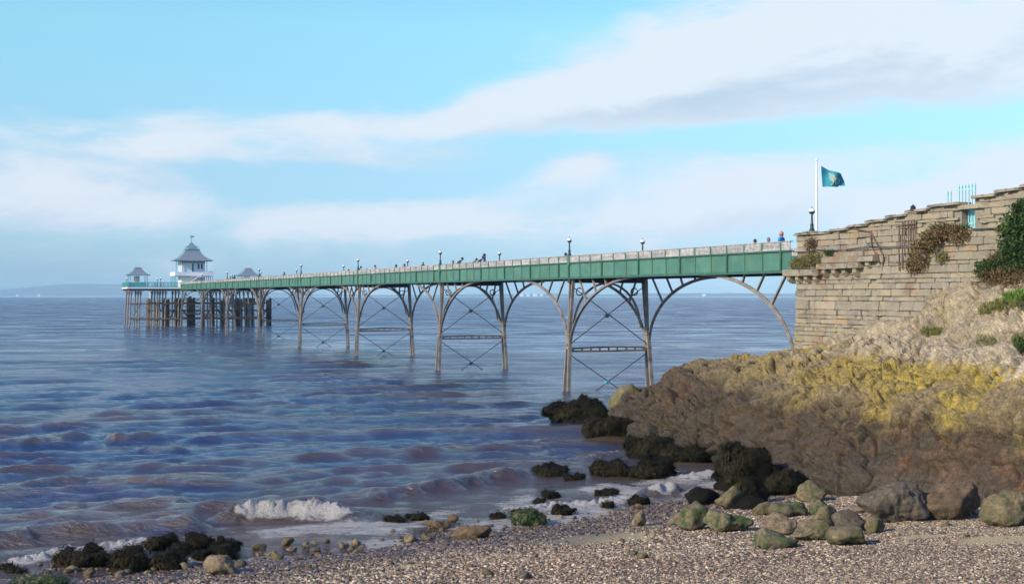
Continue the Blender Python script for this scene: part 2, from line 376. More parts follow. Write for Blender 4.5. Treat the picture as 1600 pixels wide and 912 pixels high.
for k in range(150):
    lam = math.exp(wr.uniform(math.log(.7), math.log(8.5))); th = R(-90 + 20) + wr.normal() * (.17 if lam > 3 else .42)
    kx, ky = math.cos(th), math.sin(th); K = 2 * math.pi / lam
    st = .022 if lam > 3 else .036
    a = st * lam / (2 * math.pi) * wr.uniform(.5, 1.4)
    fil = np.clip((lam / np.maximum(sp_r, sp_c) - 2.2) / 3., 0, 1) * amp * gustw
    ph = K * (kx * SX + ky * SY) + wr.uniform(0, 6.28)
    HZ += a * np.cos(ph) * fil; HX -= a * kx * np.sin(ph) * fil * .9; HY -= a * ky * np.sin(ph) * fil * .9
HZ += .10 * np.maximum(HZ, 0)
foam = np.zeros_like(SX)
def seg_dist(pl, x, y):
    """distance to polyline and side (positive on the beach side), 0..1 along"""
    best = np.full(x.shape, 1e9); side = np.zeros_like(x); along = np.zeros_like(x); n = len(pl) - 1
    for i in range(n):
        (ax, ay), (bx, by) = pl[i], pl[i + 1]; L2 = (bx - ax) ** 2 + (by - ay) ** 2
        t = np.clip(((x - ax) * (bx - ax) + (y - ay) * (by - ay)) / L2, 0, 1); qx, qy = x - ax - t * (bx - ax), y - ay - t * (by - ay)
        d = np.hypot(qx, qy); mk = d < best
        side = np.where(mk, -qy, side); along = np.where(mk, (i + t) / n, along); best = np.where(mk, d, best)
    return best, side, along
RIDGES = [  # pixel polyline of the crest, height, width front, width back, foam
    ([(-80, 850), (0, 838), (120, 826), (250, 816), (350, 806)], .30, .45, 1.0, .25),
    ([(345, 806), (400, 797), (460, 793), (520, 796), (562, 806)], .34, .34, .8, .98),
    ([(-60, 772), (90, 752), (200, 750), (390, 744)], .24, .6, 1.3, 0),
    ([(560, 776), (640, 764), (700, 753), (780, 739), (845, 734)], .36, .55, 1.2, .12),
    ([(60, 792), (180, 783), (320, 776)], .22, .5, 1.1, 0), ([(420, 786), (520, 778)], .16, .5, 1.1, 0),
    ([(-40, 694), (60, 688), (140, 676)], .24, .8, 1.4, .1),
    ([(160, 684), (260, 679)], .24, .8, 1.4, 0), ([(240, 704), (290, 699)], .2, .7, 1.2, .0), 
    ([(-30, 882), (40, 873), (95, 860), (160, 852), (215, 846), (250, 838)], .12, .3, .5, .95),
    ([(905, 716), (950, 707), (1000, 702)], .14, .4, .7, .6), ([(1012, 768), (1035, 760), (1060, 762)], .24, .35, .5, 1.0),
    ([(770, 800), (860, 790), (940, 783), (1010, 770)], .10, .4, .6, .95), ([(1050, 748), (1110, 738), (1135, 742)], .10, .5, .8, .85)]
for pl, hgt, wf, wb, fo in RIDGES:
    W = [ground_hit(x, y, hgt * .5)[:2] for x, y in pl]; cen = np.mean(W, 0); rad = max(np.hypot(*(np.array(W) - cen).T)) + 6
    mk = (SX - cen[0]) ** 2 + (SY - cen[1]) ** 2 < rad * rad
    x, y = SX[mk], SY[mk]
    nz = fbm(np.stack([x * .7, y * .7, x * 0 + hgt * 30], -1), 3)
    dd, sd2, al = seg_dist(W, x, y + .35 * nz)
    end = sstep(0, .16, al) * sstep(1., .84, al)
    wd = np.where(sd2 > 0, wf, wb); g = np.exp(-(dd / wd) ** 2) * end * (1 + .5 * nz)
    HZ[mk] = HZ[mk] * (1 - .5 * np.exp(-(dd / (wd * 1.4)) ** 2) * end) + hgt * g
    if fo > .6: HZ[mk] += .10 * g * fbm(np.stack([x * 4, y * 4, x * 0 + 5], -1), 4, .65)
    foam[mk] = np.maximum(foam[mk], fo * np.where(sd2 > 0, np.exp(-(dd / (wf * 2.3)) ** 2), np.exp(-(dd / (wb * .45)) ** 2)) * end)
ridge_foam = foam.copy()
sd_ = shore_d(SX, SY); along = (SX - SH0[0]) * SHT[0] + (SY - SH0[1]) * SHT[1]
fpat = .75 + .6 * fbm(np.stack([SX * .35, SY * .35, SX * 0 + 2], -1), 3)
foam = np.maximum(foam, .80 * np.exp(-(np.maximum(0, -(sd_ - 1.9) - 1.2) / 1.9) ** 2) * (sd_ > -8) * fpat * sstep(-6, 2, along) * sstep(36, 26, along))
foam = np.maximum(foam, .74 * np.exp(-((sd_ + 1.4) / 2.5) ** 2) * (fpat + .15) * sstep(4, 9, along) * sstep(34, 26, along))
foam = np.maximum(ridge_foam, np.minimum(foam, .69))
cap = perlin(np.stack([SX * .07, SY * .07, SX * 0 + 8], -1))
foam = np.maximum(foam, .65 * sstep(.26, .40, HZ) * sstep(.1, .5, cap))
sea = link('sea', np_mesh('sea', np.stack([SX + HX, SY + HY, HZ], -1).reshape(-1, 3), grid_quads(*U.shape), water_material(), True, {'foam': foam, 'silt': .22 + .95 * np.exp(-np.maximum(0, -sd_) / 9.) + 3.0 * np.maximum(HZ, 0)}))
tag(sea, 'choppy blue and muddy brown sea reaching the horizon', None, kind='structure')

# ------------------------------------------------------------------ cliff
ST = [  # stations, each: base, mid, upper, crest, ledge, back, behind   as (px, py, depth)
    [(948, 672, 72.0), (952, 655, 72.6), (958, 640, 73.2), (966, 628, 74), (975, 622, 77), (985, 625, 82), (995, 650, 88)],
    [(985, 700, 63.2), (992, 672, 64.5), (1000, 640, 66.5), (1010, 616, 70), (1030, 600, 75), (1045, 597, 83), (1050, 640, 90)],
    [(1055, 716, 58.9), (1055, 680, 60.5), (1055, 640, 62.5), (1058, 604, 67), (1065, 586, 72), (1075, 580, 80), (1080, 640, 88)],
    [(1110, 724, 57.2), (1110, 680, 58.5), (1110, 630, 61), (1112, 590, 66), (1120, 571, 71), (1130, 567, 78), (1140, 630, 88)],
    [(1195, 752, 50.4), (1195, 690, 52.6), (1198, 625, 56), (1200, 580, 62), (1205, 563, 67), (1215, 556, 73), (1220, 620, 86)],
    [(1290, 768, 46.3), (1290, 695, 48.3), (1290, 630, 51), (1290, 585, 56), (1285, 556, 63), (1278, 541, 70.5), (1290, 540, 76)],
    [(1400, 773, 44.0), (1400, 695, 45.6), (1400, 632, 47.4), (1400, 592, 51), (1396, 550, 57), (1390, 505, 65.6), (1400, 500, 71)],
    [(1500, 781, 41.4), (1500, 705, 42.8), (1500, 640, 44.6), (1500, 596, 48), (1500, 545, 53), (1495, 470, 60.6), (1510, 462, 66)],
    [(1600, 793, 38.2), (1600, 715, 39.5), (1600, 652, 41), (1600, 604, 44), (1600, 540, 48.5), (1600, 440, 56.5), (1620, 425, 62)],
    [(1760, 805, 35.5), (1760, 725, 36.5), (1760, 655, 38), (1760, 600, 41), (1760, 520, 45.5), (1760, 415, 51.5), (1780, 400, 57)],
    [(2100, 830, 31.5), (2100, 740, 32.5), (2100, 660, 34), (2100, 590, 37), (2100, 500, 41), (2100, 390, 46), (2120, 370, 52)],
    [(2700, 860, 26.), (2700, 760, 27.), (2700, 660, 29), (2700, 570, 32), (2700, 460, 36), (2700, 330, 41), (2720, 300, 48)]]
CG = np.array([[pix(*p) for p in s] for s in ST])
below = CG[:, :1].copy(); below[..., 2] -= 1.6; below[..., 1] -= .25
CG = np.concatenate([below, CG], 1)
def cr(Pp, t):
    """Catmull-Rom along axis 0"""
    n = len(Pp); i = np.clip(np.floor(t).astype(int), 0, n - 2); f = (t - i).reshape(-1, *([1] * (Pp.ndim - 1)))
    p0, p1, p2, p3 = Pp[np.maximum(i - 1, 0)], Pp[i], Pp[i + 1], Pp[np.minimum(i + 2, n - 1)]
    return .5 * (2 * p1 + (p2 - p0) * f + (2 * p0 - 5 * p1 + 4 * p2 - p3) * f ** 2 + (3 * p1 - p0 - 3 * p2 + p3) * f ** 3)
nu, nv = 700, 470
tu = np.concatenate([np.linspace(0, 8.6, 630), np.linspace(8.62, 11, 70)])
tv = np.concatenate([np.linspace(0, 1, 20), np.linspace(1.01, 4.3, 220), np.linspace(4.31, 7, 230)])
S1 = cr(CG, tu); S = cr(S1.transpose(1, 0, 2), tv).transpose(1, 0, 2)
def normals(S):
    du = np.gradient(S, axis=0); dv = np.gradient(S, axis=1); n = np.cross(du, dv); return n / (np.linalg.norm(n, axis=-1, keepdims=True) + 1e-9)
NRM = normals(S)
if NRM[300, 150, 1] > 0: NRM = -NRM
wz = np.stack([fbm(S * .5, 3), fbm(S * .5 + 31, 3), fbm(S * .5 + 57, 3)], -1)
Q = S + .55 * wz
bed = np.stack([Q[..., 0] * .22, Q[..., 1] * .22, (Q[..., 2] + .16 * Q[..., 0]) * .70], -1)      # flat slabs dipping to the sea
f1, e1, c1 = worley(bed)
vert = np.stack([Q[..., 0] * .30, Q[..., 1] * .30, Q[..., 2] * .17], -1); f2, e2, c2 = worley(vert + 40)
sml = Q * np.array([1.5, 1.5, 2.2]); f3, e3, c3 = worley(sml + 9)
left = sstep(16, 8, S[..., 0])[..., ]
rowv = np.broadcast_to(tv[None, :], S.shape[:2]); face = sstep(5.4, 4.2, rowv)
top = 1 - face
lowsm = sstep(.9, 2.2, S[..., 2] - .03 * S[..., 0])          # the wave-worn foot is smoother
rough = .35 + .65 * np.maximum(lowsm, left)
D = rough * (left * .55 + .30) * ((c1 - .5) * .70 - .45 * np.exp(-e1 / .018))
D += rough * (1 - left * .6) * ((c2 - .5) * .60 - .55 * np.exp(-e2 / .013) * (.35 + .65 * sstep(-.2, .4, perlin(S * .6))))
D += rough * ((c3 - .5) * .035 - .05 * np.exp(-e3 / .04))
bedz = (Q[..., 2] + .20 * Q[..., 0] - .05 * Q[..., 1]) * 1.5; saw = bedz - np.floor(bedz)
D += rough * (.10 + .22 * left) * (sstep(0., .15, saw) - saw)                          # bedding ledges
D += .24 * fbm(S * .45, 2) + .06 * rough * fbm(S * 1.4, 4, .5) + .016 * fbm(S * 6, 3, .6)
D -= .06 * rough * np.abs(fbm(S * 1.9 + 5, 3, .5))
for sc_, am_, wd_ in ((.33, .50, .026), (.8, .22, .028), (1.7, .08, .03)): D -= rough * am_ * np.exp(-np.abs(fbm(S * np.array([1., 1., .7]) * sc_ + 60 * sc_, 3, .5)) / wd_)
Sp = S.reshape(-1, 3); Spx = CX + F * Sp[:, 0] / Sp[:, 1]; Spy = EYE - F * (Sp[:, 2] - CAMH) / Sp[:, 1]
for bx, by, br, ba in ((1490, 482, 1.5, .60), (1565, 505, 1.3, .45), (1365, 552, 1.2, .40), (1445, 548, 1.2, .35), (1535, 560, 1.6, .40), (1572, 640, 1.0, .45), (1300, 625, .9, .40), (1450, 640, 1.2, .40),
                       (1100, 603, 1.3, .35), (1175, 585, 1.5, .45), (1060, 620, 1.1, .35), (1225, 600, 1.1, .30), (1030, 640, .9, .30), (1380, 610, 1.0, .30), (1150, 640, 1.2, .30), (1500, 690, 1.4, .35)):
    c_ = Sp[np.argmin((Spx - bx) ** 2 + (Spy - by) ** 2 + np.where((rowv.reshape(-1) > 1) & (rowv.reshape(-1) < 6.2), 0, 1e9))]
    dd = np.linalg.norm((S + .45 * wz - c_) * np.array([.75, .75, 1.25]), axis=-1) + .25 * fbm(S * 1.1 + bx, 2); D += ba * sstep(br, br * .62, dd)      # projecting masses of rock
hold = sstep(0, 1., rowv) * sstep(7., 6.2, rowv)
S2 = S + NRM * (D * hold)[..., None]
# rock colour by zone (splash zone, lichen belt, pale upper limestone)
z = S2[..., 2]; xx = S2[..., 0]
n_a, n_b, n_c, n_d = fbm(S * .35, 4), fbm(S * 1.1 + 9, 5, .6), fbm(S * 2.7 + 3, 4, .6), fbm(S * .8 + 77, 4)
def L(c): return np.array(c)[None, None, :]
def mixc(a, b, t): return a + (b - a) * t[..., None]
col = mixc(L((.082, .057, .037)) + 0 * S, L((.130, .080, .048)), sstep(-.3, .4, n_b))
col = mixc(col, L((.066, .058, .036)), sstep(0., .5, n_d))
col = mixc(col, L((.085, .072, .058)), sstep(1.9, .9, z) * .8)
col = mixc(col, L((.20, .095, .050)), sstep(.30, .6, n_a + .4 * n_c) * sstep(.9, 1.6, z) * .8)
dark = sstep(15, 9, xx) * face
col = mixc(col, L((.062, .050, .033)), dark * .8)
hl = z + .35 * n_b
col = mixc(col, L((.215, .17, .095)), sstep(2.5, 3.3, hl) * sstep(6, 12, xx))
upper = sstep(4.0, 4.7, hl)
col = mixc(col, mixc(L((.33, .28, .20)) + 0 * S, L((.46, .40, .30)), sstep(-.2, .4, n_c)), upper)
col = mixc(col, L((.22, .19, .145)), sstep(.1, .55, n_d) * upper * .7)
lich = sstep(2.5, 3.1, hl) * sstep(4.85, 4.2, hl) * sstep(-.42, .15, n_a + .5 * n_b) * sstep(8, 15, xx)
col = mixc(col, mixc(L((.36, .275, .045)) + 0 * S, L((.27, .215, .07)), sstep(-.2, .3, n_c)), lich * .9)
lich2 = sstep(1.8, 2.8, hl) * sstep(.0, .45, n_c + .6 * n_a) * sstep(7, 14, xx); col = mixc(col, L((.23, .185, .06)), lich2 * .45)
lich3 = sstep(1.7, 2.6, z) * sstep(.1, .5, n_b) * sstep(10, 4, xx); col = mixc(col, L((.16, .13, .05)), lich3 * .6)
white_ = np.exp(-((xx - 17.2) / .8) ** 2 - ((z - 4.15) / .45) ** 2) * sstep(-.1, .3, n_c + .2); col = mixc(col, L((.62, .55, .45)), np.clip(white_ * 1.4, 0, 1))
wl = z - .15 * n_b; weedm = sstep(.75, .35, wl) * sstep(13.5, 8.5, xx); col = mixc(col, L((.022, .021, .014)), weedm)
col = np.clip(col, .01, 1)
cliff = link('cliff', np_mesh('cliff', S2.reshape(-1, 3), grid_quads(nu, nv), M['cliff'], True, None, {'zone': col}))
tag(cliff, 'brown and yellow lichened rock headland', None, kind='structure')

# ------------------------------------------------------------------ pier frame: local x across (from the beach side), y seaward, z up
TH = math.atan(820 / F); PU = np.array((-math.sin(TH), math.cos(TH))); PV = np.array((math.cos(TH), math.sin(TH)))
SPAN = 30.48; P0 = np.array((14.79, 71.69)); WD = 5.75
def p2w(t, s, z=0.): q = P0 + PU * s + PV * t; return Vector((q[0], q[1], z))
def s_at(px, t):
    """s on the line at offset t that lies in the direction of pixel column px"""
    k = (px - CX) / F; a = P0 + PV * t; return (k * a[1] - a[0]) / (PU[0] - k * PU[1])
def t_at(px, s):
    k = (px - CX) / F; a = P0 + PU * s; return (k * a[1] - a[0]) / (PV[0] - k * PV[1])
def z_at(py, t, s): return CAMH + (EYE - py) / F * p2w(t, s).y
pier = empty('pier', p2w(0, 0), TH)
tag(pier, 'long green iron pier on slender arched trestles running out to sea', 'pier')

BAY = SPAN / 16
# trestle prototype meshes (origin at trestle centre, near girder line)
def tb(z, far): o = -.10 - .055 * (8 - z); return (WD - o) if far else o + .25
PM = {}
def proto(key, mb, m): PM[key] = mb.mesh(str(key[0]), m); return PM[key]
def rib_path(sgn, far, s0=.2, z0=3.0, a=10.5, zt=7.98):
    pts = []
    for i in range(15):
        ph = math.pi / 2 * i / 14; s = s0 + a - a * math.cos(ph); zz = z0 + (zt - z0) * math.sin(ph); pts.append((tb(zz, far), sgn * s, zz))
    return pts
for far in (0, 1):
    for sg in (-1, 1):
        k = (far, sg)
        mb = MB(); mb.sweep([(tb(3.9, far), sg * .16, 3.9), (tb(1.5, far), sg * .30, 1.5), (tb(-2.5, far), sg * .52, -2.5)], .26, .16); proto(('leg',) + k, mb, M['iron'])
        mb = MB(); P_ = rib_path(sg, far); mb.sweep(P_, .20, .07); mb.sweep([(p[0], p[1], p[2] + .085) for p in P_], .10, .10); proto(('rib',) + k, mb, M['iron'])
        mb = MB(); mb.sweep([(tb(3.4, far), sg * .06, 3.4), (tb(5, far), sg * .10, 5), (tb(8.0, far), sg * .26, 8.0)], .22, .13); proto(('post',) + k, mb, M['iron'])
        for i, (a, b) in enumerate(((2.8, 1.35), (4.4, 3.6), (6.0, 5.7), (7.9, 7.75))):
            ph = math.acos(1 - (a - .2) / 10.5); za = 3.0 + 4.98 * math.sin(ph)
            mb = MB(); mb.sweep([(tb(za, far), sg * a, za), (tb(8.02, far), sg * b, 8.02)], .13, .09); proto(('strut', i) + k, mb, M['iron'])
    mb = MB(); mb.box((tb(4.1, far) - .16, -.36, 4.0), (tb(4.1, far) + .16, .36, 4.12)); proto(('collar', far), mb, M['iron']); mb = MB(); mb.box((tb(3.1, far) - .17, -.33, 3.02), (tb(3.1, far) + .17, .33, 3.2)); proto(('collar', far, 1), mb, M['iron'])
    mb = MB(); pts = []
    for i in range(11):
        ph = math.pi / 2 * i / 10; a_ = WD / 2 - .25; t_ = .25 + a_ - a_ * math.cos(ph); pts.append(((WD - t_) if far else t_, 0, 4.5 + 3.2 * math.sin(ph)))
    mb.sweep(pts, .16, .13, (0, 1, 0)); proto(('cross_rib', far), mb, M['iron'])
    mb = MB(); cx_ = (WD - .72) if far else .72
    mb.tube([(cx_ + .26 * math.cos(a), 0, 7.1 + .26 * math.sin(a)) for a in np.linspace(0, 2 * math.pi, 17)], .045, 6); proto(('ring', far), mb, M['iron_dark'])
def rod(p, q, r=.035): return MB().tube([p, q], r, 6)
proto(('rod', 0), rod((tb(3.3, 0), 0, 3.3), (tb(7.4, 1) - .1, 0, 7.45)), M['rod']); proto(('rod', 1), rod((tb(3.3, 1), .08, 3.3), (tb(7.4, 0) + .1, .08, 7.45)), M['rod'])
proto(('rod', 2), rod((tb(2.7, 0), 0, 2.7), (tb(-2, 1), 0, -1.6)), M['rod']); proto(('rod', 3), rod((tb(2.7, 1), .08, 2.7), (tb(-2, 0), .08, -1.6)), M['rod'])
def boss(z, m):
    mb = MB(); mb.tube([(WD / 2 + .0, -.08, z), (WD / 2 + .0, .16, z)], .15, 12); return proto(('boss', z), mb, m)
boss(5.38, M['rod']); boss(.55, M['teal']); boss(.551, M['rod'])
mb = MB(); n_ = 9
for dz, hh in ((.09, .11), (-.09, .11)):
    mb.sweep([(tb(3, 0) + (tb(3, 1) - tb(3, 0)) * i / n_, 0, 2.95 + dz + .09 * math.sin(math.pi * i / n_) * (1 if dz > 0 else -.2)) for i in range(n_ + 1)], .2, hh, (0, 1, 0))
for i in range(n_): a_ = tb(3, 0) + (tb(3, 1) - tb(3, 0)) * (i + .5) / n_; mb.box((a_ - .03, -.07, 2.84), (a_ + .03, .07, 3.08))
proto(('tie',), mb, M['rusty'])
mb = MB(); mb.box((-.12, -.22, 7.72), (WD + .12, .22, 7.98)); mb.box((.3, -.6, 7.98), (WD - .3, -.4, 8.3)); mb.box((.3, .4, 7.98), (WD - .3, .6, 8.3)); proto(('head',), mb, M['iron_dark'])
NAMES = {'leg': 'leg', 'rib': 'arch_rib', 'post': 'post', 'strut': 'strut', 'collar': 'collar', 'cross_rib': 'cross_rib', 'ring': 'scroll_ring', 'rod': 'brace_rod', 'boss': 'brace_boss', 'tie': 'tie_beam'}
for k in range(1, 9):
    tr = link('trestle', PM[('head',)], pier, (0, SPAN * k, 0))
    for key, me in PM.items():
        if key[0] == 'head' or (k == 8 and key[0] in ('rib', 'strut') and key[-1] == 1): continue
        if key[0] == 'boss' and key[1] == (.55 if k > 1 else .551): continue
        link(NAMES[key[0]], me, tr)
# half arches springing from the stone abutment
for far in (0, 1):
    link('arch_rib', PM[('rib', far, 1)], pier, (0, .35, 0))
    for i in range(4): link('strut', PM[('strut', i, far, 1)], pier, (0, .35, 0))
# girders
GB, GT, DK = 8.06, 9.10, 8.50
LEN = SPAN * 8
for k in range(8):
    y0 = k * SPAN + (1.0 if k == 0 else .0); y1 = (k + 1) * SPAN - .01
    mb = MB(); mb.box((-.20, y0, GB - .06), (.14, y1, GB)); mb.box((-.14, y0, GT), (.12, y1, GT + .05)); mb.box((-.12, y0, GB), (-.09, y1, GB + .09))
    gd = mb.obj('girder', M['green_dark'], pier)
    for i in range(16):
        a, b = max(y0, k * SPAN + i * BAY), k * SPAN + (i + 1) * BAY
        mb = MB(); mb.box((-.05, a + .006, GB + .004), (-.015, b - .006, GT - .004)); mb.obj('girder_panel', M['green'], gd)
        thick_ = (i % 3 == 0); wq = .11 if thick_ else .04; pq = .16 if thick_ else .10
        mb = MB(); mb.box((-pq, b - wq / 2, GB + .012), (-.052, b + wq / 2, GT - .006)); mb.obj('stiffener', M['green_dark' if thick_ else 'green'], gd)
    mb = MB(); mb.box((WD - .04, y0, GB - .06), (WD + .06, y1, GT + .05)); mb.obj('far_girder', M['green'], pier)
    # deck with joists below
    mb = MB(); mb.box((.02, y0, DK - .06), (WD - .05, y1, DK))
    for i in range(16): b = k * SPAN + (i + .5) * BAY; mb.box((.02, b - .08, 8.02), (WD - .05, b + .08, DK - .062))
    for t_ in (1.4, 2.9, 4.3): mb.box((t_ - .07, y0, 8.12), (t_ + .07, y1, 8.30))
    mb.obj('deck', M['timber_dark'], pier)
    # parapet: posts and planks
    pr = MB(); pr.box((-.16, y0, 9.155), (.02, y1, 9.175)); pp = pr.obj('parapet', M['green_dark'], pier)
    nb = 3 if k < 3 else 2
    zs = np.linspace(9.18, 9.60, nb + 1)
    for i in range(16):
        a, b = max(y0, k * SPAN + i * BAY), k * SPAN + (i + 1) * BAY
        if k < 6:
            for j in range(nb):
                mb = MB(); q = random.uniform(-.012, .012); mb.box((-.10 + q, a + .05, zs[j] + .008), (-.045 + q, b - .05, zs[j + 1] - .008)); mb.obj('plank', M['plank'], pp)
        else:
            mb = MB(); mb.box((-.10, a + .05, zs[0] + .008), (-.045, b - .05, zs[-1])); mb.obj('plank', M['plank'], pp)
        mb = MB(); mb.box((-.15, b - .045, 9.10), (-.01, b + .045, 9.615)); mb.obj('parapet_post', M['green'], pp)
    mb = MB(); mb.box((-.13, y0, 9.61), (.10, y1, 9.65)); mb.obj('hand_rail', M['plank'], pp)
    mb = MB(); mb.box((WD - .1, y0, GT + .06), (WD, y1, 9.62)); mb.obj('far_parapet', M['plank'], pier)
# ------------------------------------------------------------------ lamps
def lamp(loc, label, sc_=1., group=None):
    e = empty('lamp_post', loc, TH); e.scale = (sc_,) * 3
    if not LM:
        LM['post'] = MB().lathe([(.17, 0), (.17, .10), (.12, .14), (.10, .35), (.13, .40), (.075, .46), (.05, .95), (.085, .98), (.05, 1.02), (.06, 1.06)], 10).mesh('post', M['navy'], True)
        LM['cup'] = MB().lathe([(.05, 1.06), (.13, 1.08), (.19, 1.16), (.205, 1.22), (.19, 1.22)], 12).mesh('globe_cup', M['navy'], True)
        LM['globe'] = MB().lathe([(.03, 1.10)] + [(.19 * math.cos(a), 1.25 + .19 * math.sin(a)) for a in np.linspace(-.9, 1.45, 9)], 14).mesh('globe', M['globe'], True)
        LM['finial'] = MB().lathe([(.05, 1.43), (.05, 1.46), (.015, 1.5), (.015, 1.55)], 8).mesh('finial', M['navy'])
    for kk, nm in (('post', 'post'), ('cup', 'globe_cup'), ('globe', 'globe'), ('finial', 'finial')): link(nm, LM[kk], e)
    if sc_ > 1.2: e.scale = (.85, .85, sc_)
    return tag(e, label, 'lamp post', group)
LM = {}
ORD = ['first', 'second', 'third', 'fourth', 'fifth', 'sixth', 'seventh']
for k in range(1, 8):
    b = MB(); b.box((-.19, k * SPAN - .2, 9.0), (.06, k * SPAN + .2, 9.652)); b.obj('lamp_bracket', M['green'], pier)
    lamp(p2w(-.06, k * SPAN, 9.652), f'globe lamp on the beach-side parapet over the {ORD[k-1]} trestle from the stone abutment', .88, 'lamps along the pier')
    lamp(p2w(WD - .05, k * SPAN, 9.62), f'globe lamp on the far parapet over the {ORD[k-1]} trestle from the stone abutment', .88, 'lamps along the pier')

# ------------------------------------------------------------------ pier head (local frame centred on the pier axis at its landward edge)
S8 = SPAN * 8; AX = WD / 2
TL, TR, DEEP = -14.1, 14.1, 13.0
head = empty('pier_platform', p2w(AX, S8), TH)
tag(head, 'wide pier head platform with turquoise railings on raked iron columns', 'pier head')
mb = MB(); mb.box((TL, .02, 8.36), (TR, DEEP, DK)); mb.obj('platform', M['plank'], head)
for a, b in (((TL - .06, -.02, 8.2), (-AX - .1, .018, 8.54)), ((AX + .1, -.02, 8.2), (TR + .06, .018, 8.54)), ((TL - .06, .02, 8.2), (TL - .002, DEEP, 8.54)), ((TR + .002, .02, 8.2), (TR + .06, DEEP, 8.54))):
    MB().box(a, b).obj('fascia', M['white'], head)
for y_ in (.5, 4.5, 8.5, 12.4): MB().box((TL + .1, y_ - .15, 7.86), (TR - .1, y_ + .15, 8.355)).obj('cross_beam', M['iron_dark'], head)
def railing(p, q, n, parent):
    p, q = Vector(p), Vector(q); d = q - p
    side = Vector((0, 0, 1)).cross(d).normalized()
    mb = MB(); mb.sweep([p + Vector((0, 0, 1.08)), q + Vector((0, 0, 1.08))], .08, .06, side); mb.sweep([p + Vector((0, 0, .12)), q + Vector((0, 0, .12))], .05, .05, side)
    for i in range(n + 1): c = p + d * i / n; mb.box((c.x - .04, c.y - .04, c.z), (c.x + .04, c.y + .04, c.z + 1.1))
    r = mb.obj('railing', M['teal'], parent)
    m2 = MB(); nb = n * 9
    for i in range(nb): c = p + d * (i + .5) / nb; m2.box((c.x - .022, c.y - .022, c.z + .14), (c.x + .022, c.y + .022, c.z + 1.06))
    o = m2.obj('railing_bars', M['teal'], r); o['kind'] = 'stuff'
railing((TL + .1, .1, DK), (-AX - .2, .1, DK), 8, head); railing((AX + .2, .1, DK), (TR - .1, .1, DK), 8, head)
railing((TL + .1, .2, DK), (TL + .1, DEEP - .2, DK), 8, head); railing((TR - .1, .2, DK), (TR - .1, DEEP - .2, DK), 8, head)
railing((TL + .2, DEEP - .1, DK), (TR - .2, DEEP - .1, DK), 16, head)
colt = [-13.2, -11.3, -7.8, -6.1, -3.4, 3.4, 6.1, 7.8, 11.3, 13.2]
for y_, in ((1.0,), (6.4,), (11.8,)):
    for t_ in colt:
        rk = .55 * (t_ / 13.2)
        mb = MB(); mb.tube([(t_ + rk, y_, -2.5), (t_ + rk * .5, y_, 4), (t_, y_, 7.9)], .15, 8)
        c_ = mb.obj('column', M['iron'], head)
        mb = MB()
        for sg in (-1, 1): mb.sweep([(t_ + sg * (.12 + .75 * (1 - math.cos(a))), y_, 6.9 + 1.0 * math.sin(a)) for a in np.linspace(0, 1.5, 6)], .1, .09, (0, 1, 0))
        mb.obj('bracket', M['iron'], c_)
    for z_ in (5.0, 1.75): MB().tube([(TL + .6, y_ - .2, z_), (TR - .6, y_ - .2, z_)], .10, 6).obj('tie_beam', M['rusty'], head)
for i in range(9):
    a_, b_ = colt[i] , colt[i + 1]
    for q in (0, 1): MB().tube([(a_ if q else b_, 1.1 + .1 * q, 1.9), (b_ if q else a_, 1.1 + .1 * q, 5)], .035, 5).obj('brace_rod', M['rod'], head)
# ---- landing stage of dark timber behind the head
stage = empty('landing_stage', p2w(AX, S8 + DEEP + 3), TH)
tag(stage, 'dark timber landing stage of heavy piles and beams behind the pier head', 'landing stage')
SS = S8 + DEEP + 3
for px, wd_, top_, m_ in ((233, .62, 6.1, 'timber_pale'), (246, .4, 5.8, 'timber_pale'), (258, .5, 6.2, 'timber_dark'), (263, .5, 6., 'timber_dark'), (277, .55, 6.2, 'timber_dark'), (283, .5, 6.2, 'timber_dark'),
                          (297, .6, 6.6, 'timber_dark'), (303, .5, 6.3, 'timber_dark'), (318, .4, 6., 'timber_dark'), (333, .6, 6.3, 'timber_dark'), (350, .5, 6., 'timber_dark'), (371, .6, 6.2, 'timber_dark'),
                          (377, .5, 6., 'timber_dark'), (389, .45, 5.9, 'timber_dark'), (394, .4, 5.7, 'timber_dark'), (408, .4, 5.4, 'timber_dark'), (422, .55, 6.1, 'timber_dark')):
    t_ = t_at(px, SS) - AX
    for y_ in (0, 3.2): MB().box((t_ - wd_ / 2, y_ - wd_ / 2, -2.5), (t_ + wd_ / 2, y_ + wd_ / 2, top_ - y_ * .1)).obj('pile', M[m_], stage)
tA, tB = t_at(231, SS) - AX, t_at(424, SS) - AX
for z_ in (5.1, 3.4, 1.7): MB().box((tA, -.46, z_ - .16), (tB, -.32, z_ + .16)).obj('beam', M['timber_dark'], stage)
for px0, px1 in ((297, 277), (318, 333), (350, 333), (394, 377), (405, 422), (263, 277), (371, 350)):
    a_, b_ = t_at(px0, SS) - AX, t_at(px1, SS) - AX
    MB().sweep([(a_, -.6, 1.2), (b_, -.6, 5.0)], .25, .25).obj('diagonal_brace', M['timber_dark'], stage)
a_ = t_at(390, SS) - AX; MB().box((a_ - 1.1, -.9, 4.6), (a_ + 1.1, 2.4, 6.2)).obj('fender_box', M['timber_dark'], stage)
for px in (300, 333):
    a_ = t_at(px, SS) - AX
    for z_ in (2.4, 4.2, 5.8): MB().box((a_ - 1.6, -.75, z_), (a_ + 1.6, -.5, z_ + .2)).obj('fender_rail', M['timber_dark'], stage)
mp = MB(); mp.tube([(0, 0, 0), (0, 0, 3.3)], .13, 8); mo = mp.obj('marker_pole', M['white']); mo.location = p2w(t_at(236, S8 + 13.6), S8 + 13.6 + 2.0, 5.9)
mo.location = p2w(t_at(235, SS - .25), SS, 6.1)
tag(mo, 'white marker pole standing on the pale pile of the landing stage', 'pole')

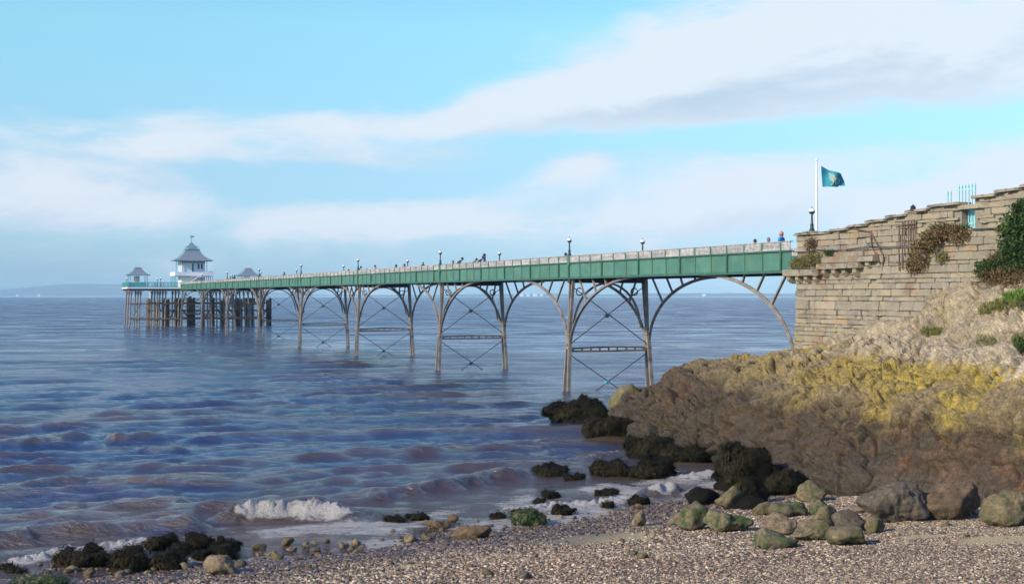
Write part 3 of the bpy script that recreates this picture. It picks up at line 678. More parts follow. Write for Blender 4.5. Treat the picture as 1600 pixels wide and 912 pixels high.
# ---- pavilion
pav = empty('pavilion', p2w(AX, S8 + 6.6, DK), TH); tag(pav, 'white two-storey pagoda pavilion with flared grey roof and weather vane', 'pavilion')
hx, hy = 2.5, 3.0
MB().box((-hx, -hy, 0), (hx, hy, 2.5)).obj('ground_floor', M['white'], pav)
bx_, by_ = 4.0, 4.3
bal = MB().box((-bx_, -by_, 2.45), (bx_, by_, 2.62)).obj('balcony', M['teal'], pav)
for i in range(8): a_ = -bx_ + i * bx_ / 4; MB().box((a_ + .02, -by_ - .05, 2.5), (a_ + bx_ / 4 - .02, -by_ - .005, 3.35)).obj('balcony_board', M['white'], bal)
for i in range(4): a_ = -by_ + i * by_ / 2 + .1; MB().box((-bx_ - .05, a_, 2.5), (-bx_ - .005, a_ + by_ / 2 - .05, 3.35)).obj('balcony_board', M['white'], bal)
mb = MB()
for i in range(13): a_ = -by_ + i * by_ / 6; mb.box((bx_ - .04, a_ - .03, 2.62), (bx_ + .03, a_ + .03, 3.5))
mb.box((bx_ - .05, -by_, 3.42), (bx_ + .04, by_, 3.5)); mb.obj('balcony_railing', M['teal'], bal)
for sx in (-1, 1):
    for yq in (-by_ + .1, -1.4, 1.4, by_ - .1): MB().tube([(sx * (bx_ - .1), yq, 0), (sx * (bx_ - .1), yq, 2.45)], .07, 8).obj('post', M['teal'], pav)
for a_ in (-1.4, 1.4): MB().tube([(a_, -by_ + .1, 0), (a_, -by_ + .1, 2.45)], .07, 8).obj('post', M['teal'], pav)
up = MB().box((-hx, -hy, 2.62), (hx, hy, 5.75)).obj('upper_storey', M['white'], pav)
for a_, b_, w_ in ((-.25, .1, 0), (.95, 1.3, 1), (1.65, 2.0, 1)):
    wn = MB().box((a_, -hy - .03, 3.4 if not w_ else 4.0), (b_, -hy - .004, 5.1)).obj('window', M['glass_dark'], up)
    MB().box((a_ - .06, -hy - .05, 5.102), (b_ + .06, -hy - .004, 5.17)).obj('window_head', M['teal'], wn)
for yq in (-1.6, 0, 1.6):
    wn = MB().box((hx + .004, yq - .45, 3.5), (hx + .03, yq + .45, 5.0)).obj('window', M['glass_dark'], up)
    MB().box((hx + .004, yq - .5, 5.002), (hx + .05, yq + .5, 5.07)).obj('window_head', M['teal'], wn)
MB().box((-hx - .03, -hy - .03, 5.3), (hx + .03, -hy - .005, 5.62)).obj('frieze', M['frieze'], up)
MB().box((hx + .005, -hy, 5.3), (hx + .03, hy, 5.62)).obj('frieze', M['frieze'], up)
for sx in (-1, 1):
    for sy in (-1, 0, 1): MB().tube([(sx * (hx + .35), sy * (hy + .3), 2.62), (sx * (hx + .35), sy * (hy + .3), 5.75)], .07, 8).obj('post', M['teal'], pav)
MB().tube([(0, -hy - .3, 2.62), (0, -hy - .3, 5.75)], .06, 8).obj('post', M['teal'], pav)
def flared(prof, hy_extra=0., mi=0, cap=True):
    mb = MB(); vs = []; fs = []; n = 8
    for h, z_ in prof:
        for (sx, sy), (ex, ey) in zip(((-1, -1), (1, -1), (1, 1), (-1, 1)), ((1, -1), (1, 1), (-1, 1), (-1, -1))):
            for i in range(n):
                f = i / n; lift = .12 * (h / prof[0][0]) * abs(2 * f - 1) ** 3 if z_ < prof[2][1] else 0
                vs.append(((sx + (ex - sx) * f) * h, (sy + (ey - sy) * f) * (h + hy_extra), z_ + lift))
    m = 4 * n
    for r in range(len(prof) - 1):
        for k in range(m): fs.append((r * m + k, r * m + (k + 1) % m, r * m + m + (k + 1) % m, r * m + m + k))
    fs.append(tuple(range(m))[::-1]); fs.append(tuple(range(m * len(prof) - m, m * len(prof))))
    return mb.add(vs, fs)
rf = flared([(4.15, 5.75), (3.95, 5.86), (3.2, 6.25), (2.5, 6.75), (1.95, 7.35), (1.6, 7.95), (1.45, 8.3)], .3).obj('roof', M['slate'], pav)
MB().box((-1.6, -1.9, 8.302), (1.6, 1.9, 8.4)).obj('lantern_ledge', M['teal'], rf)
mb = MB()
for i in range(9): mb.box((-1.5 + i * .375 - .03, -1.85, 8.4), (-1.5 + i * .375 + .03, -1.79, 8.75))
mb.box((-1.55, -1.86, 8.75), (1.55, -1.78, 8.80)); mb.obj('roof_railing', M['teal_pale'], rf)
MB().box((-1.0, -1.2, 8.402), (1.0, 1.2, 8.7)).obj('lantern', M['white'], rf)
flared([(1.3, 8.7), (1.2, 8.76), (.85, 9.05), (.5, 9.4), (.22, 9.75), (.04, 10.0)], .1).obj('lantern_roof', M['slate'], rf)
mb = MB(); mb.tube([(0, 0, 9.95), (0, 0, 11.3)], .05, 6); mb.lathe([(.02, 10.2), (.14, 10.3), (.02, 10.42)], 8); mb.tube([(-.35, 0, 10.75), (.35, 0, 10.75)], .035, 5)
vn = mb.obj('weather_vane', M['teal'], rf)
mb = MB(); mb.box((-.1, -.02, 11.0), (.55, .02, 11.3)); mb.add([(-.5, 0, 11.15), (-.1, -.02, 11.3), (-.1, -.02, 11.0), (-.1, .02, 11.3), (-.1, .02, 11.0)], [(0, 2, 1), (0, 3, 4), (1, 3, 0), (0, 4, 2)])
mb.obj('vane_arrow', mat('red_vane', (.4, .12, .10), .5), vn)
mb = MB(); mb.sweep([(-2.6, -by_ - .5, .1), (.9, -by_ - .5, 2.35)], .9, .18, (0, 1, 0)); stc = mb.obj('staircase', M['white'], pav)
mb = MB(); mb.sweep([(-2.6, -by_ - .98, .95), (.9, -by_ - .98, 3.2)], .06, .08, (0, 1, 0))
for i in range(8): f = i / 7; mb.box((-2.6 + 3.5 * f - .03, -by_ - 1.0, .1 + 2.25 * f), (-2.6 + 3.5 * f + .03, -by_ - .95, .95 + 2.25 * f))
mb.obj('handrail', M['white'], stc)
MB().box((.9, -by_ - 1.0, 2.2), (1.9, -by_ - .06, 2.4)).obj('landing', M['white'], stc)
# ---- shelters
def shelter(t, label):
    e = empty('shelter', p2w(AX + t, S8 + 4.2, DK), TH); tag(e, label, 'shelter', 'shelters on the pier head')
    if not SHM:
        SHM['roof'] = flared([(2.45, 2.55), (2.3, 2.63), (1.8, 2.9), (1.3, 3.3), (.9, 3.75), (.62, 4.2)], .6).mesh('roof', M['slate'])
        SHM['post'] = MB().tube([(0, 0, 0), (0, 0, 2.55)], .07, 8).mesh('post', M['teal'])
        SHM['panel'] = MB().box((-1.55, -.03, .0), (1.55, .03, 1.0)).mesh('panel', M['teal'])
        SHM['screen'] = MB().box((-.6, -.02, 1.0), (.6, .02, 2.4)).mesh('screen', M['white'])
        SHM['bench'] = MB().box((-1.5, -.3, .4), (1.5, .3, .46)).box((-1.4, -.2, 0), (-1.3, .2, .4)).box((1.3, -.2, 0), (1.4, .2, .4)).mesh('bench', M['plank'])
        SHM['cap'] = MB().box((-.65, -1.25, 4.2), (.65, 1.25, 4.28)).mesh('ridge_cap', M['slate'])
    r_ = link('roof', SHM['roof'], e); link('ridge_cap', SHM['cap'], r_)
    for sx in (-1.75, 0, 1.75):
        for sy in (-2.2, 2.2): link('post', SHM['post'], e, (sx, sy, 0))
    for sy in (-2.25, 2.25): link('panel', SHM['panel'], e, (0, sy, 0))
    link('screen', SHM['screen'], e, (0, 1.9, 0)); link('bench', SHM['bench'], e, (0, -1.2, 0)); link('bench', SHM['bench'], e, (0, 1.2, 0))
SHM = {}
shelter(t_at(215, S8 + 4.2) - AX, 'open shelter with flared grey roof at the railed end of the pier head')
shelter(t_at(387, S8 + 4.2) - AX, 'open shelter with flared grey roof behind the pier deck parapet')
for px, nm in ((198, 'at the outer corner of the pier head'), (251, 'between the shelter and the pavilion on the pier head'), (246, 'on the seaward railing of the pier head')):
    s_ = S8 + (.4 if px == 251 else DEEP - .4); lamp(p2w(max(t_at(px, s_), AX + TL + .3), s_, DK), f'slim globe lamp {nm}', 1.55, 'lamps on the pier head')
for px, nm in ((355, 'on the pier head by the shelter behind the parapet'), (363, 'seaward of the shelter behind the parapet')):
    s_ = S8 + (1.0 if px == 355 else DEEP - 1); lamp(p2w(t_at(px, s_), s_, DK), f'slim globe lamp {nm}', 1.6, 'lamps on the pier head')

# ------------------------------------------------------------------ abutment of sandstone blocks
abut = empty('stone_abutment', p2w(0, 0, 2.0), TH); abut.location.z = 0
tag(abut, 'weathered sandstone sea wall with stepped coping and corbels at the pier foot', 'sea wall')
def face_t(z): return -.35 - .045 * max(0, 8 - z)
def S_(px): return s_at(px, -.4)
STEPS = [(1243, 1268, 363.5), (1268, 1297, 362), (1297, 1325, 357), (1325, 1354, 350.5), (1354, 1384, 343), (1384, 1416, 335.5), (1416, 1450, 327), (1450, 1499, 318), (1499, 1520, 352), (1520, 1556, 304), (1556, 1594, 295), (1594, 1634, 286.5), (1634, 1680, 277), (1680, 1760, 264), (1760, 1880, 245)]
stp = [(S_(b), S_(a), z_at(y, -.4, (S_(a) + S_(b)) / 2)) for a, b, y in STEPS]
def top_z(s):
    for a, b, z_ in stp:
        if a <= s <= b: return z_
    return stp[0][2] if s > stp[0][1] else stp[-1][2]
SE0, SE1 = stp[-1][0], stp[0][1]
# mortar core, one piece per coping step
mb = MB()
for a, b, z_ in stp:
    zt = z_ - .13
    mb.add([(face_t(1) + .07, a, 1), (face_t(8) + .07, a, 8), (face_t(8) + .07, a, zt), (.28, a, zt), (.28, a, 1),
            (face_t(1) + .07, b, 1), (face_t(8) + .07, b, 8), (face_t(8) + .07, b, zt), (.28, b, zt), (.28, b, 1)],
           [(0, 1, 2, 3, 4), (9, 8, 7, 6, 5), (0, 5, 6, 1), (1, 6, 7, 2), (2, 7, 8, 3), (3, 8, 9, 4)])
mb.obj('wall_core', M['mortar'], abut)
mb = MB(); mb.box((.28, SE0, 0), (7.5, SE1 - .6, 8.3)); mb.obj('fill', M['mortar'], abut)
mb = MB(); mb.add([(.29, SE1 - .5, 8.5), (6.6, SE1 - .5, 8.5), (6.6, SE0, 9.8), (.29, SE0, 9.8), (.29, SE1 - .5, 8.28), (6.6, SE1 - .5, 8.28), (6.6, SE0, 8.28), (.29, SE0, 8.28)],
       [(0, 1, 2, 3), (7, 6, 5, 4), (0, 4, 5, 1), (1, 5, 6, 2), (2, 6, 7, 3), (3, 7, 4, 0)]); mb.obj('walkway', M['plank'], abut)
MB().box((6.6, SE0, 0), (7.2, SE1 - .4, 9.7)).obj('far_wall', M['mortar'], abut)
def rough_block(seed):
    r = random.Random(seed); bm = bmesh.new(); bmesh.ops.create_cube(bm, size=1.)
    bmesh.ops.bevel(bm, geom=bm.edges[:], offset=.09, segments=1, affect='EDGES')
    for v in bm.verts: v.co += Vector((r.uniform(-.16, .06) if v.co.x < 0 else 0, r.uniform(-.02, .02), r.uniform(-.03, .03)))
    me = bpy.data.meshes.new('stone'); bm.to_mesh(me); bm.free(); me.materials.append(M['stone']); return me
BLK = [rough_block(i) for i in range(10)]
rs = random.Random(4); nst = 0
z_ = 3.2; zs = [z_]
while z_ < 11.6: z_ += rs.choice((.15, .2, .24, .28, .34, .40)) * rs.uniform(.9, 1.1); zs.append(z_)
smin = S_(1875)
cand = []
for a, b in zip(zs[:-1], zs[1:]):
    y_ = SE1 - .02 - rs.uniform(0, .1); first = True
    while y_ > smin:
        ln = rs.uniform(.35, 1.3) * (1 if b - a > .2 else .75); y2 = max(y_ - ln, smin - .2); zc = (a + b) / 2; yc = (y_ + y2) / 2
        lim = min(top_z(y_ - .01), top_z(y2 + .01)) - .13
        if a < lim - .06:
            bb = min(b, lim); cand.append((yc, (a + bb) / 2, y_ - y2, bb - a))
        y_ = y2
def rock_line(s):   # height where the cliff meets the wall, blocks wholly below are never seen
    px = CX + F * p2w(-.4, s).x / p2w(-.4, s).y
    return z_at(np.interp(px, [1235, 1330, 1390, 1440, 1500, 1540, 1600], [548, 530, 510, 492, 470, 452, 430]), -.4, s)
cand = [c for c in cand if c[1] + c[3] / 2 >= rock_line(c[0]) - .35 and rs.random() > .025]
cand.sort(key=lambda c: (c[0] < S_(1625), -c[2] * c[3])); rest = MB()
for i, (yc, zc, ln, hh) in enumerate(cand):
    me = BLK[rs.randrange(10)]; loc = Vector((face_t(zc) + .10 + rs.uniform(-.035, .03), yc, zc)); sc_ = Vector((.26, ln - rs.uniform(.002, .02), hh - rs.uniform(.002, .016))); ry = math.atan(.045) if zc < 8 else 0
    if i < 290 and yc > S_(1625):
        o = link('stone', me, abut, loc); o.scale = sc_; o.rotation_euler = (rs.uniform(-.006, .006), ry, 0)
    else: rest.add([Vector(v.co) * sc_ + loc for v in me.vertices], [tuple(p.vertices) for p in me.polygons])
if rest.v: rest.obj('small_stones', M['stone'], abut)['kind'] = 'stuff'
nst = len(cand)
print('wall stones', nst)
for (a, b, zt), (_, _, py_) in zip(stp, STEPS):
    if py_ == 352: continue
    n_ = 2 if b - a > 1.4 else 1
    for i in range(n_):
        o = link('coping_stone', BLK[rs.randrange(10)], abut, (-.06, a + (b - a) * (i + .5) / n_, zt - .06)); o.scale = (.86, (b - a) / n_ - .012 + (.06 if n_ == 1 else 0), .13); o.rotation_euler = (-.02, 0, 0)
# corbel tables
def corbel_table(px0, px1, ytop, ybot, ycor, nc, proj):
    a, b = S_(px1), S_(px0); zt, zb, zc = (z_at(q, -.6, (a + b) / 2) for q in (ytop, ybot, ycor)); n_ = max(1, int(round((b - a) / .9)))
    for i in range(n_):
        o = link('ledge_stone', BLK[rs.randrange(10)], abut, (face_t(8) - proj / 2 + .1, a + (b - a) * (i + .5) / n_, (zt + zb) / 2)); o.scale = (proj + .3, (b - a) / n_ - .015, zt - zb)
    for i in range(nc):
        c_ = a + (b - a) * (i + .5) / nc; mb = MB(); w_ = .14; f_ = face_t(8) + .05
        mb.add([(f_, c_ - w_, zb), (f_ - proj, c_ - w_, zb), (f_ - proj, c_ - w_, zb - (zb - zc) * .45), (f_ - proj * .55, c_ - w_, zc + (zb - zc) * .15), (f_, c_ - w_, zc),
                (f_, c_ + w_, zb), (f_ - proj, c_ + w_, zb), (f_ - proj, c_ + w_, zb - (zb - zc) * .45), (f_ - proj * .55, c_ + w_, zc + (zb - zc) * .15), (f_, c_ + w_, zc)],
               [(0, 1, 2, 3, 4), (9, 8, 7, 6, 5), (1, 6, 7, 2), (2, 7, 8, 3), (3, 8, 9, 4), (0, 5, 6, 1)]); mb.obj('corbel', M['stone'], abut)
corbel_table(1232, 1287, 421, 431.5, 443, 4, .38)
corbel_table(1285, 1350, 411, 420, 434, 4, .36)
corbel_table(1350, 1372, 400, 409, 420, 1, .34)
o = link('ledge_stone', BLK[3], abut, (face_t(8) - .02, (S_(1287) + S_(1350)) / 2, z_at(405.5, -.5, S_(1320)))); o.scale = (.42, S_(1287) - S_(1350), .32)
# cap block under the big lamp
zc_ = stp[0][2]
mb = MB(); mb.lathe([(.52, zc_ - .12), (.56, zc_ - .04), (.50, zc_ + .04), (.2, zc_ + .09)], 14, (0, S_(1258), 0)); mb.obj('pier_cap', M['stone'], abut)
lp = lamp(p2w(0, S_(1258), zc_ + .085), 'stout globe lamp on the rounded end cap of the stone wall', .80)
# ---- cable and pipes along the wall
def cable(pts, r, m, name, label, cat, off=.16, sub=6):
    P_ = []
    for x, y in pts:
        s_ = S_(x); zz = z_at(y, -.5, s_); P_.append(p2w(face_t(zz) - off, s_, zz))
    Q_ = []
    for i in range(len(P_) - 1):
        for j in range(sub): f = j / sub; q = P_[i].lerp(P_[i + 1], f); q.z -= .05 * math.sin(math.pi * f) * (P_[i + 1] - P_[i]).length / 3; Q_.append(q)
    Q_.append(P_[-1]); o = MB().tube(Q_, r, 6).obj(name, m, None, True); tag(o, label, cat); return o
cable([(1241, 393.5), (1280, 390.5), (1345, 387), (1358, 384.5), (1420, 383.5)], .022, M['navy'], 'cable', 'black cable strung along the stone wall from the pier', 'cable', .13)
cable([(1520, 357.5), (1545, 356.5), (1580, 355)], .02, M['navy'], 'cable', 'short black cable across the wall beyond the turquoise gate', 'cable', .12)
rp = [([(1335, 356), (1352, 360), (1362, 362), (1378, 392), (1383, 402), (1381, 414)], 'long bent rusty pipe running down the wall'), ([(1362, 362), (1364, 385), (1373, 400), (1376, 410)], 'rusty rod beside the long bent pipe on the wall')]
for pts, lb in rp: cable(pts, .035, M['rusty'], 'rusty_pipe', lb, 'pipe', .12, 2)
for i, (x, y0, y1) in enumerate(((1407, 352, 423), (1412, 346, 420), (1416, 344, 400), (1421, 345, 396), (1426, 344, 392), (1430, 343, 388), (1433, 345, 384))):
    cable([(x, y0), (x + random.uniform(-1, 1), (y0 + y1) / 2), (x, y1)], .026, M['rusty'], 'rusty_bar', 'upright rusty bar standing against the wall above the dry shrub', 'bar', .12, 2)['group'] = 'rusty bars on the wall'
cable([(1400, 352), (1413, 351), (1434, 349)], .026, M['rusty'], 'rusty_rail', 'level rusty rail across the tops of the rusty bars', 'rail', .155, 2)

# ---- turquoise gate on the wall, between the two copings
sg0, sg1 = s_at(1525, .05), s_at(1489, .05); gate = empty('gate', p2w(.05, (sg0 + sg1) / 2), TH); tag(gate, 'pale turquoise railing gate in the gap of the stone wall', 'gate')
hw = (sg1 - sg0) / 2 - .02; zb_ = z_at(352.5, 0, sg0); ztp = z_at(290, 0, sg0)
for i in range(8):
    y_ = hw - 2 * hw * i / 7; x_ = -.28 if i < 2 else -.02
    mb = MB(); ht = ztp - (.25 if i < 2 else .02); mb.box((x_ - .02, y_ - .022, zb_ - .05), (x_ + .02, y_ + .022, ht)); mb.add([(x_ - .035, y_ - .03, ht), (x_ + .035, y_ - .03, ht), (x_ + .035, y_ + .03, ht), (x_ - .035, y_ + .03, ht), (x_, y_, ht + .16)], [(0, 1, 4), (1, 2, 4), (2, 3, 4), (3, 0, 4)]); mb.obj('bar', M['teal_pale'], gate)
for zz in (ztp - .12, (zb_ + ztp) / 2 - .2, zb_ + .1): MB().box((-.035, -hw, zz - .025), (.0, hw * .72, zz + .025)).obj('cross_rail', M['teal_pale'], gate)
m2 = MB()
for i in range(14): y_ = -hw + 1.55 * hw * i / 13; m2.box((.01, y_ - .022, zb_ - .05), (.04, y_ + .022, zb_ + .72))
o = m2.obj('lower_bars', M['teal_pale'], gate); o['kind'] = 'stuff'
MB().box((-.33, hw * .60, zb_ - .05), (-.24, hw * .72, zb_ + .95)).obj('gate_post', M['teal'], gate)

# ------------------------------------------------------------------ flagpole and flag
sF = s_at(1276, 1.2); fz = z_at(250, 1.2, sF)
mb = MB(); mb.lathe([(.16, 8.45), (.16, 8.6), (.075, 8.62), (.07, 11.6), (.085, 11.61), (.085, 11.68), (.06, 11.69), (.042, fz - .06)], 12); fp = mb.obj('flagpole', M['white']); fp.location = p2w(1.2, sF)
MB().lathe([(.02, fz - .06), (.06, fz - .02), (.05, fz + .04), (.01, fz + .06)], 10).obj('truck_ball', M['white'], fp)
MB().tube([(.12, 0, 9.4), (.16, -.01, fz - 1.5), (.10, 0, fz - .1)], .008, 5).obj('halyard', M['white'], fp)
tag(fp, 'tall white flagpole behind the end of the stone wall', 'flagpole')
def flag_material():
    m = mat('teal_flag_cloth', (.008, .20, .27), .7, var=.15, scale=3., col2=(.012, .26, .34)); return m
flagY = p2w(1.2, sF).y; kx = flagY / F
def flag_pt(u, v):
    top = np.interp(u, [0, .35, .8, 1], [259, 266, 271, 284]); bot = np.interp(u, [0, .7, .78, .88, 1], [292, 292, 289.5, 290.5, 290])
    x = 1283 + 38 * u + 2.5 * (v) * (1 - u) ** 2; y = top + (bot - top) * v
    return ((x - 1276) * kx, .14 * math.sin(7.5 * u + 2 * v) * (.3 + u) , CAMH + (EYE - y) * kx)
def flag_patch(us, vs, off): return [Vector(flag_pt(u, v)) + Vector((0, off, 0)) for u in us for v in vs]
mb = MB(); nU, nV = 28, 14; us = np.linspace(0, 1, nU); vs_ = np.linspace(0, 1, nV)
q = [(i * nV + j, i * nV + j + 1, i * nV + nV + j + 1, i * nV + nV + j) for i in range(nU - 1) for j in range(nV - 1)]
mb.add(flag_patch(us, vs_, -.004), q); mb.add(flag_patch(us, vs_, .004), [f[::-1] for f in q])
flag = mb.obj('flag', flag_material(), None, True); flag.location = p2w(1.2, sF); tag(flag, 'teal flag with a pale gold winged emblem streaming from the white flagpole', 'flag')
gold = mat('pale_gold_print', (.68, .68, .36), .7)
mb = MB()
def stroke(pts, w0, w1):
    n = len(pts); vs = []
    for i, (u, v) in enumerate(pts):
        a = pts[min(i + 1, n - 1)]; b = pts[max(i - 1, 0)]; dx, dy = (a[0] - b[0]) * 38, (a[1] - b[1]) * 33; l = math.hypot(dx, dy) or 1; w_ = w0 + (w1 - w0) * i / (n - 1)
        for sg in (-1, 1): vs.append(Vector(flag_pt(u - sg * dy / l * w_ / 38, v + sg * dx / l * w_ / 33)) + Vector((0, -.012, 0)))
    mb.add(vs, [(2 * i, 2 * i + 1, 2 * i + 3, 2 * i + 2) for i in range(n - 1)])
def curve(p, c, q, n=8): return [((1 - t) ** 2 * p[0] + 2 * t * (1 - t) * c[0] + t * t * q[0], (1 - t) ** 2 * p[1] + 2 * t * (1 - t) * c[1] + t * t * q[1]) for t in np.linspace(0, 1, n)]
for (p, c, q2) in (((.30, .20), (.45, .42), (.52, .62)), ((.36, .18), (.52, .36), (.56, .60)), ((.30, .36), (.42, .50), (.50, .68)), ((.32, .50), (.42, .60), (.48, .74)), ((.46, .18), (.56, .34), (.58, .56))): stroke(curve(p, c, q2), .35, .7)
for (p, c, q2) in (((.58, .58), (.62, .30), (.70, .40)), ((.58, .60), (.60, .86), (.52, .92)), ((.62, .74), (.80, .84), (.76, .62)), ((.76, .62), (.72, .50), (.80, .44)), ((.48, .76), (.36, .84), (.40, .92))): stroke(curve(p, c, q2), .7, .4)
mb.obj('emblem', gold, flag)

# ------------------------------------------------------------------ plants on the wall and cliff
def leaf_mat(name, stops):
    m = bpy.data.materials.new(name); m.use_nodes = True; n = NT(m.node_tree); b = n.n['Principled BSDF']
    c = n.node('ShaderNodeAttribute', attribute_name='tone').outputs['Fac']
    n.put(b, 'Base Color', n.ramp(c, stops)); n.put(b, 'Roughness', .7); n.put(b, 'Specular IOR Level', .25); return m
M['dry'] = leaf_mat('dry_leaves', [(0, (.10, .075, .035)), (.35, (.17, .12, .05)), (.6, (.20, .10, .055)), (.8, (.15, .14, .05)), (1, (.10, .13, .035))])
M['ivy'] = leaf_mat('ivy_leaves', [(0, (.018, .045, .012)), (.5, (.04, .085, .02)), (1, (.085, .14, .035))])
M['grass'] = leaf_mat('grass_blades', [(0, (.13, .12, .035)), (.5, (.20, .18, .06)), (1, (.10, .14, .03))])
M['lush'] = leaf_mat('lush_grass', [(0, (.06, .13, .02)), (1, (.16, .25, .04))])
M['stem'] = mat('brown_stem', (.10, .055, .035), .9)
def leaves(name, P_, Nn, size, m, parent, rg, elong=1.5, droop=.3, tonef=None):
    """folded four-vertex leaves at points P_ with outward directions Nn"""
    n = len(P_); a = rg.normal(size=(n, 3)) * .7 + Nn; a[:, 2] -= droop; a /= np.linalg.norm(a, axis=1)[:, None]
    b = np.cross(a, rg.normal(size=(n, 3))); b /= np.linalg.norm(b, axis=1)[:, None]
    sz = size * rg.uniform(.6, 1.4, n)[:, None]
    V = np.stack([P_, P_ + a * sz * .5 + b * sz * .5 / elong, P_ + a * sz, P_ + a * sz * .5 - b * sz * .5 / elong], 1).reshape(-1, 3)
    tone = rg.random(n) if tonef is None else tonef
    me = np_mesh(name, V, np.arange(4 * n).reshape(n, 4), m, False, {'tone': np.repeat(tone, 4)})
    o = link(name, me, parent); o['kind'] = 'stuff'; return o
def shrub(lobes, n, size, m, label, name, seed, cat='shrub', elong=1.6, stems=True, off=.25, thick_=.35, top_green=False):
    """lobes: (px, py, rx, ry) on the wall face; a mass of leaves growing out of the wall"""
    rg = np.random.default_rng(seed); s0 = S_(lobes[0][0]); z0 = z_at(lobes[0][1], -.5, s0); base = p2w(face_t(z0), s0, z0)
    e = empty(name, base); tag(e, label, cat); A = np.array(base); pts = []; nr = []
    wts = np.array([l[2] * l[3] for l in lobes], float); wts /= wts.sum(); ms = MB()
    for (px, py, rx, ry), wt in zip(lobes, wts):
        s_ = S_(px); zz = z_at(py, -.5, s_); c = np.array(p2w(face_t(zz) - off * .6, s_, zz)); kk = c[1] / F
        d = rg.normal(size=(int(n * wt), 3)); d /= np.linalg.norm(d, axis=1)[:, None]; r = rg.uniform(.3, 1.05, len(d))[:, None] ** .6
        axs = np.array([PU[0], PU[1], 0.]); axt = np.array([PV[0], PV[1], 0.])
        rs_ = rx * kk / (.42)
        rs_ = rx * kk * 2.0
        q = c + (d[:, :1] * axs * rs_ + d[:, 1:2] * axt * min(thick_, rx * kk * 1.4)) * r + np.array([0, 0, 1.]) * d[:, 2:3] * ry * kk * r
        q += fbm(q * 3, 2)[:, None] * .08
        pts.append(q); nr.append(d)
        if stems:
            for i in range(10):
                f_ = c + axs * rg.uniform(-.7, .7) * rs_ + np.array([0, 0, rg.uniform(.2, .95) * ry * kk]) - axt * rg.uniform(0, thick_)
                r_ = c + axs * rg.uniform(-.3, .3) * rs_ + axt * .2 - np.array([0, 0, ry * kk * .5]); ms.tube([r_ - A, (r_ + f_) / 2 - A + rg.normal(size=3) * .05, f_ - A], .012, 4, .005)
    pts = np.concatenate(pts); nr = np.concatenate(nr)
    tone = np.clip(rg.normal(.45, .22, len(pts)) + (.0 if not top_green else .35 * sstep(-.2, 1, nr[:, 2])) + .3 * perlin(pts * 1.6), 0, 1)
    leaves('foliage', pts - A, nr * .4 + np.array([-.1, -.4, .3]), size, m, e, rg, elong, .1, tone)
    if stems: ms.obj('stems', M['stem'], e)
    return e
shrub([(1440, 400, 13, 24), (1428, 414, 10, 12), (1455, 378, 14, 18), (1470, 362, 16, 14), (1490, 362, 15, 12), (1504, 366, 12, 16), (1466, 372, 14, 12)], 5200, .10, M['dry'], 'long dry brown shrub hanging over the wall below the gate', 'shrub', 1, top_green=True)
shrub([(1262, 408, 18, 9), (1248, 412, 10, 7), (1276, 404, 12, 9)], 2600, .15, M['grass'], 'tuft of yellow green grass on the corbelled ledge', 'grass_tuft', 2, 'grass', 6., False)
shrub([(1269, 386, 7, 12), (1272, 378, 6, 7)], 700, .10, M['dry'], 'small dry brown plant rooted above the corbelled ledge', 'wall_plant', 3, 'plant', 2.4)
shrub([(1298, 396, 6, 5)], 350, .08, M['ivy'], 'small dark green plant on the wall beside the cable', 'wall_plant', 4, 'plant')
shrub([(1476, 402, 7, 8)], 420, .08, M['grass'], 'small olive plant on the wall below the dry shrub', 'wall_plant', 5, 'plant')
shrub([(1566, 358, 5, 5)], 220, .08, M['grass'], 'tiny green tuft under the short cable', 'wall_plant', 6, 'plant')
shrub([(1594, 352, 18, 24), (1602, 330, 12, 18), (1600, 385, 26, 32), (1590, 405, 22, 20), (1612, 360, 18, 50)], 6500, .11, M['ivy'], 'big dark green ivy bush climbing the wall', 'ivy', 7, 'ivy', 1.2, True, .35, .55)
shrub([(1553, 416, 16, 12), (1545, 424, 10, 12), (1562, 412, 10, 8)], 1800, .09, M['ivy'], 'low rounded ivy patch at the wall foot', 'ivy', 8, 'ivy', 1.2, True, .4, .5)
shrub([(1570, 402, 10, 10), (1564, 432, 20, 14), (1585, 428, 18, 14), (1600, 445, 16, 16)], 2600, .12, M['dry'], 'straggling brown scrub below the ivy bush', 'shrub', 9, 'shrub', 3., True, .6, .6, True)
cl_pts = S2.reshape(-1, 3); cl_px = CX + F * cl_pts[:, 0] / cl_pts[:, 1]; cl_py = EYE - F * (cl_pts[:, 2] - CAMH) / cl_pts[:, 1]
front = (rowv.reshape(-1) > 1.0) & (rowv.reshape(-1) < 6.4)
def on_cliff(px, py):
    d = (cl_px - px) ** 2 + (cl_py - py) ** 2 + np.where(front, 0, 1e9); i = np.argsort(d)[:40]; i = i[np.argmin(cl_pts[i, 1])]; return cl_pts[i]
def turf(poly, n, h, m, label, seed, name='grass_tuft'):
    rg = np.random.default_rng(seed); c0 = on_cliff(*poly[0][:2]); e = empty(name, c0); tag(e, label, 'grass'); pts = []
    for px, py, rx, ry in poly:
        c = on_cliff(px, py); near = np.where((np.abs(cl_px - px) < rx) & (np.abs(cl_py - py) < ry) & front & (np.abs(cl_pts[:, 1] - c[1]) < 3))[0]
        if len(near): k = rg.choice(near, n); pts.append(cl_pts[k] + rg.normal(size=(n, 3)) * .05)
    pts = np.concatenate(pts) - np.array(c0); nr = np.tile([0, -.25, 1.3], (len(pts), 1)); leaves('blades', pts, nr, h, m, e, rg, 7., 0.)
turf([(1550, 485, 22, 6), (1575, 480, 22, 6)], 1500, .20, M['grass'], 'olive grass strip on the pale upper rock', 20)
turf([(1590, 470, 20, 5), (1605, 466, 14, 5)], 1300, .24, M['lush'], 'bright green grass at the edge of the pale upper rock', 21)
turf([(1455, 520, 14, 4)], 900, .18, M['grass'], 'thin grass strip in a crack of the rock below the wall', 22)
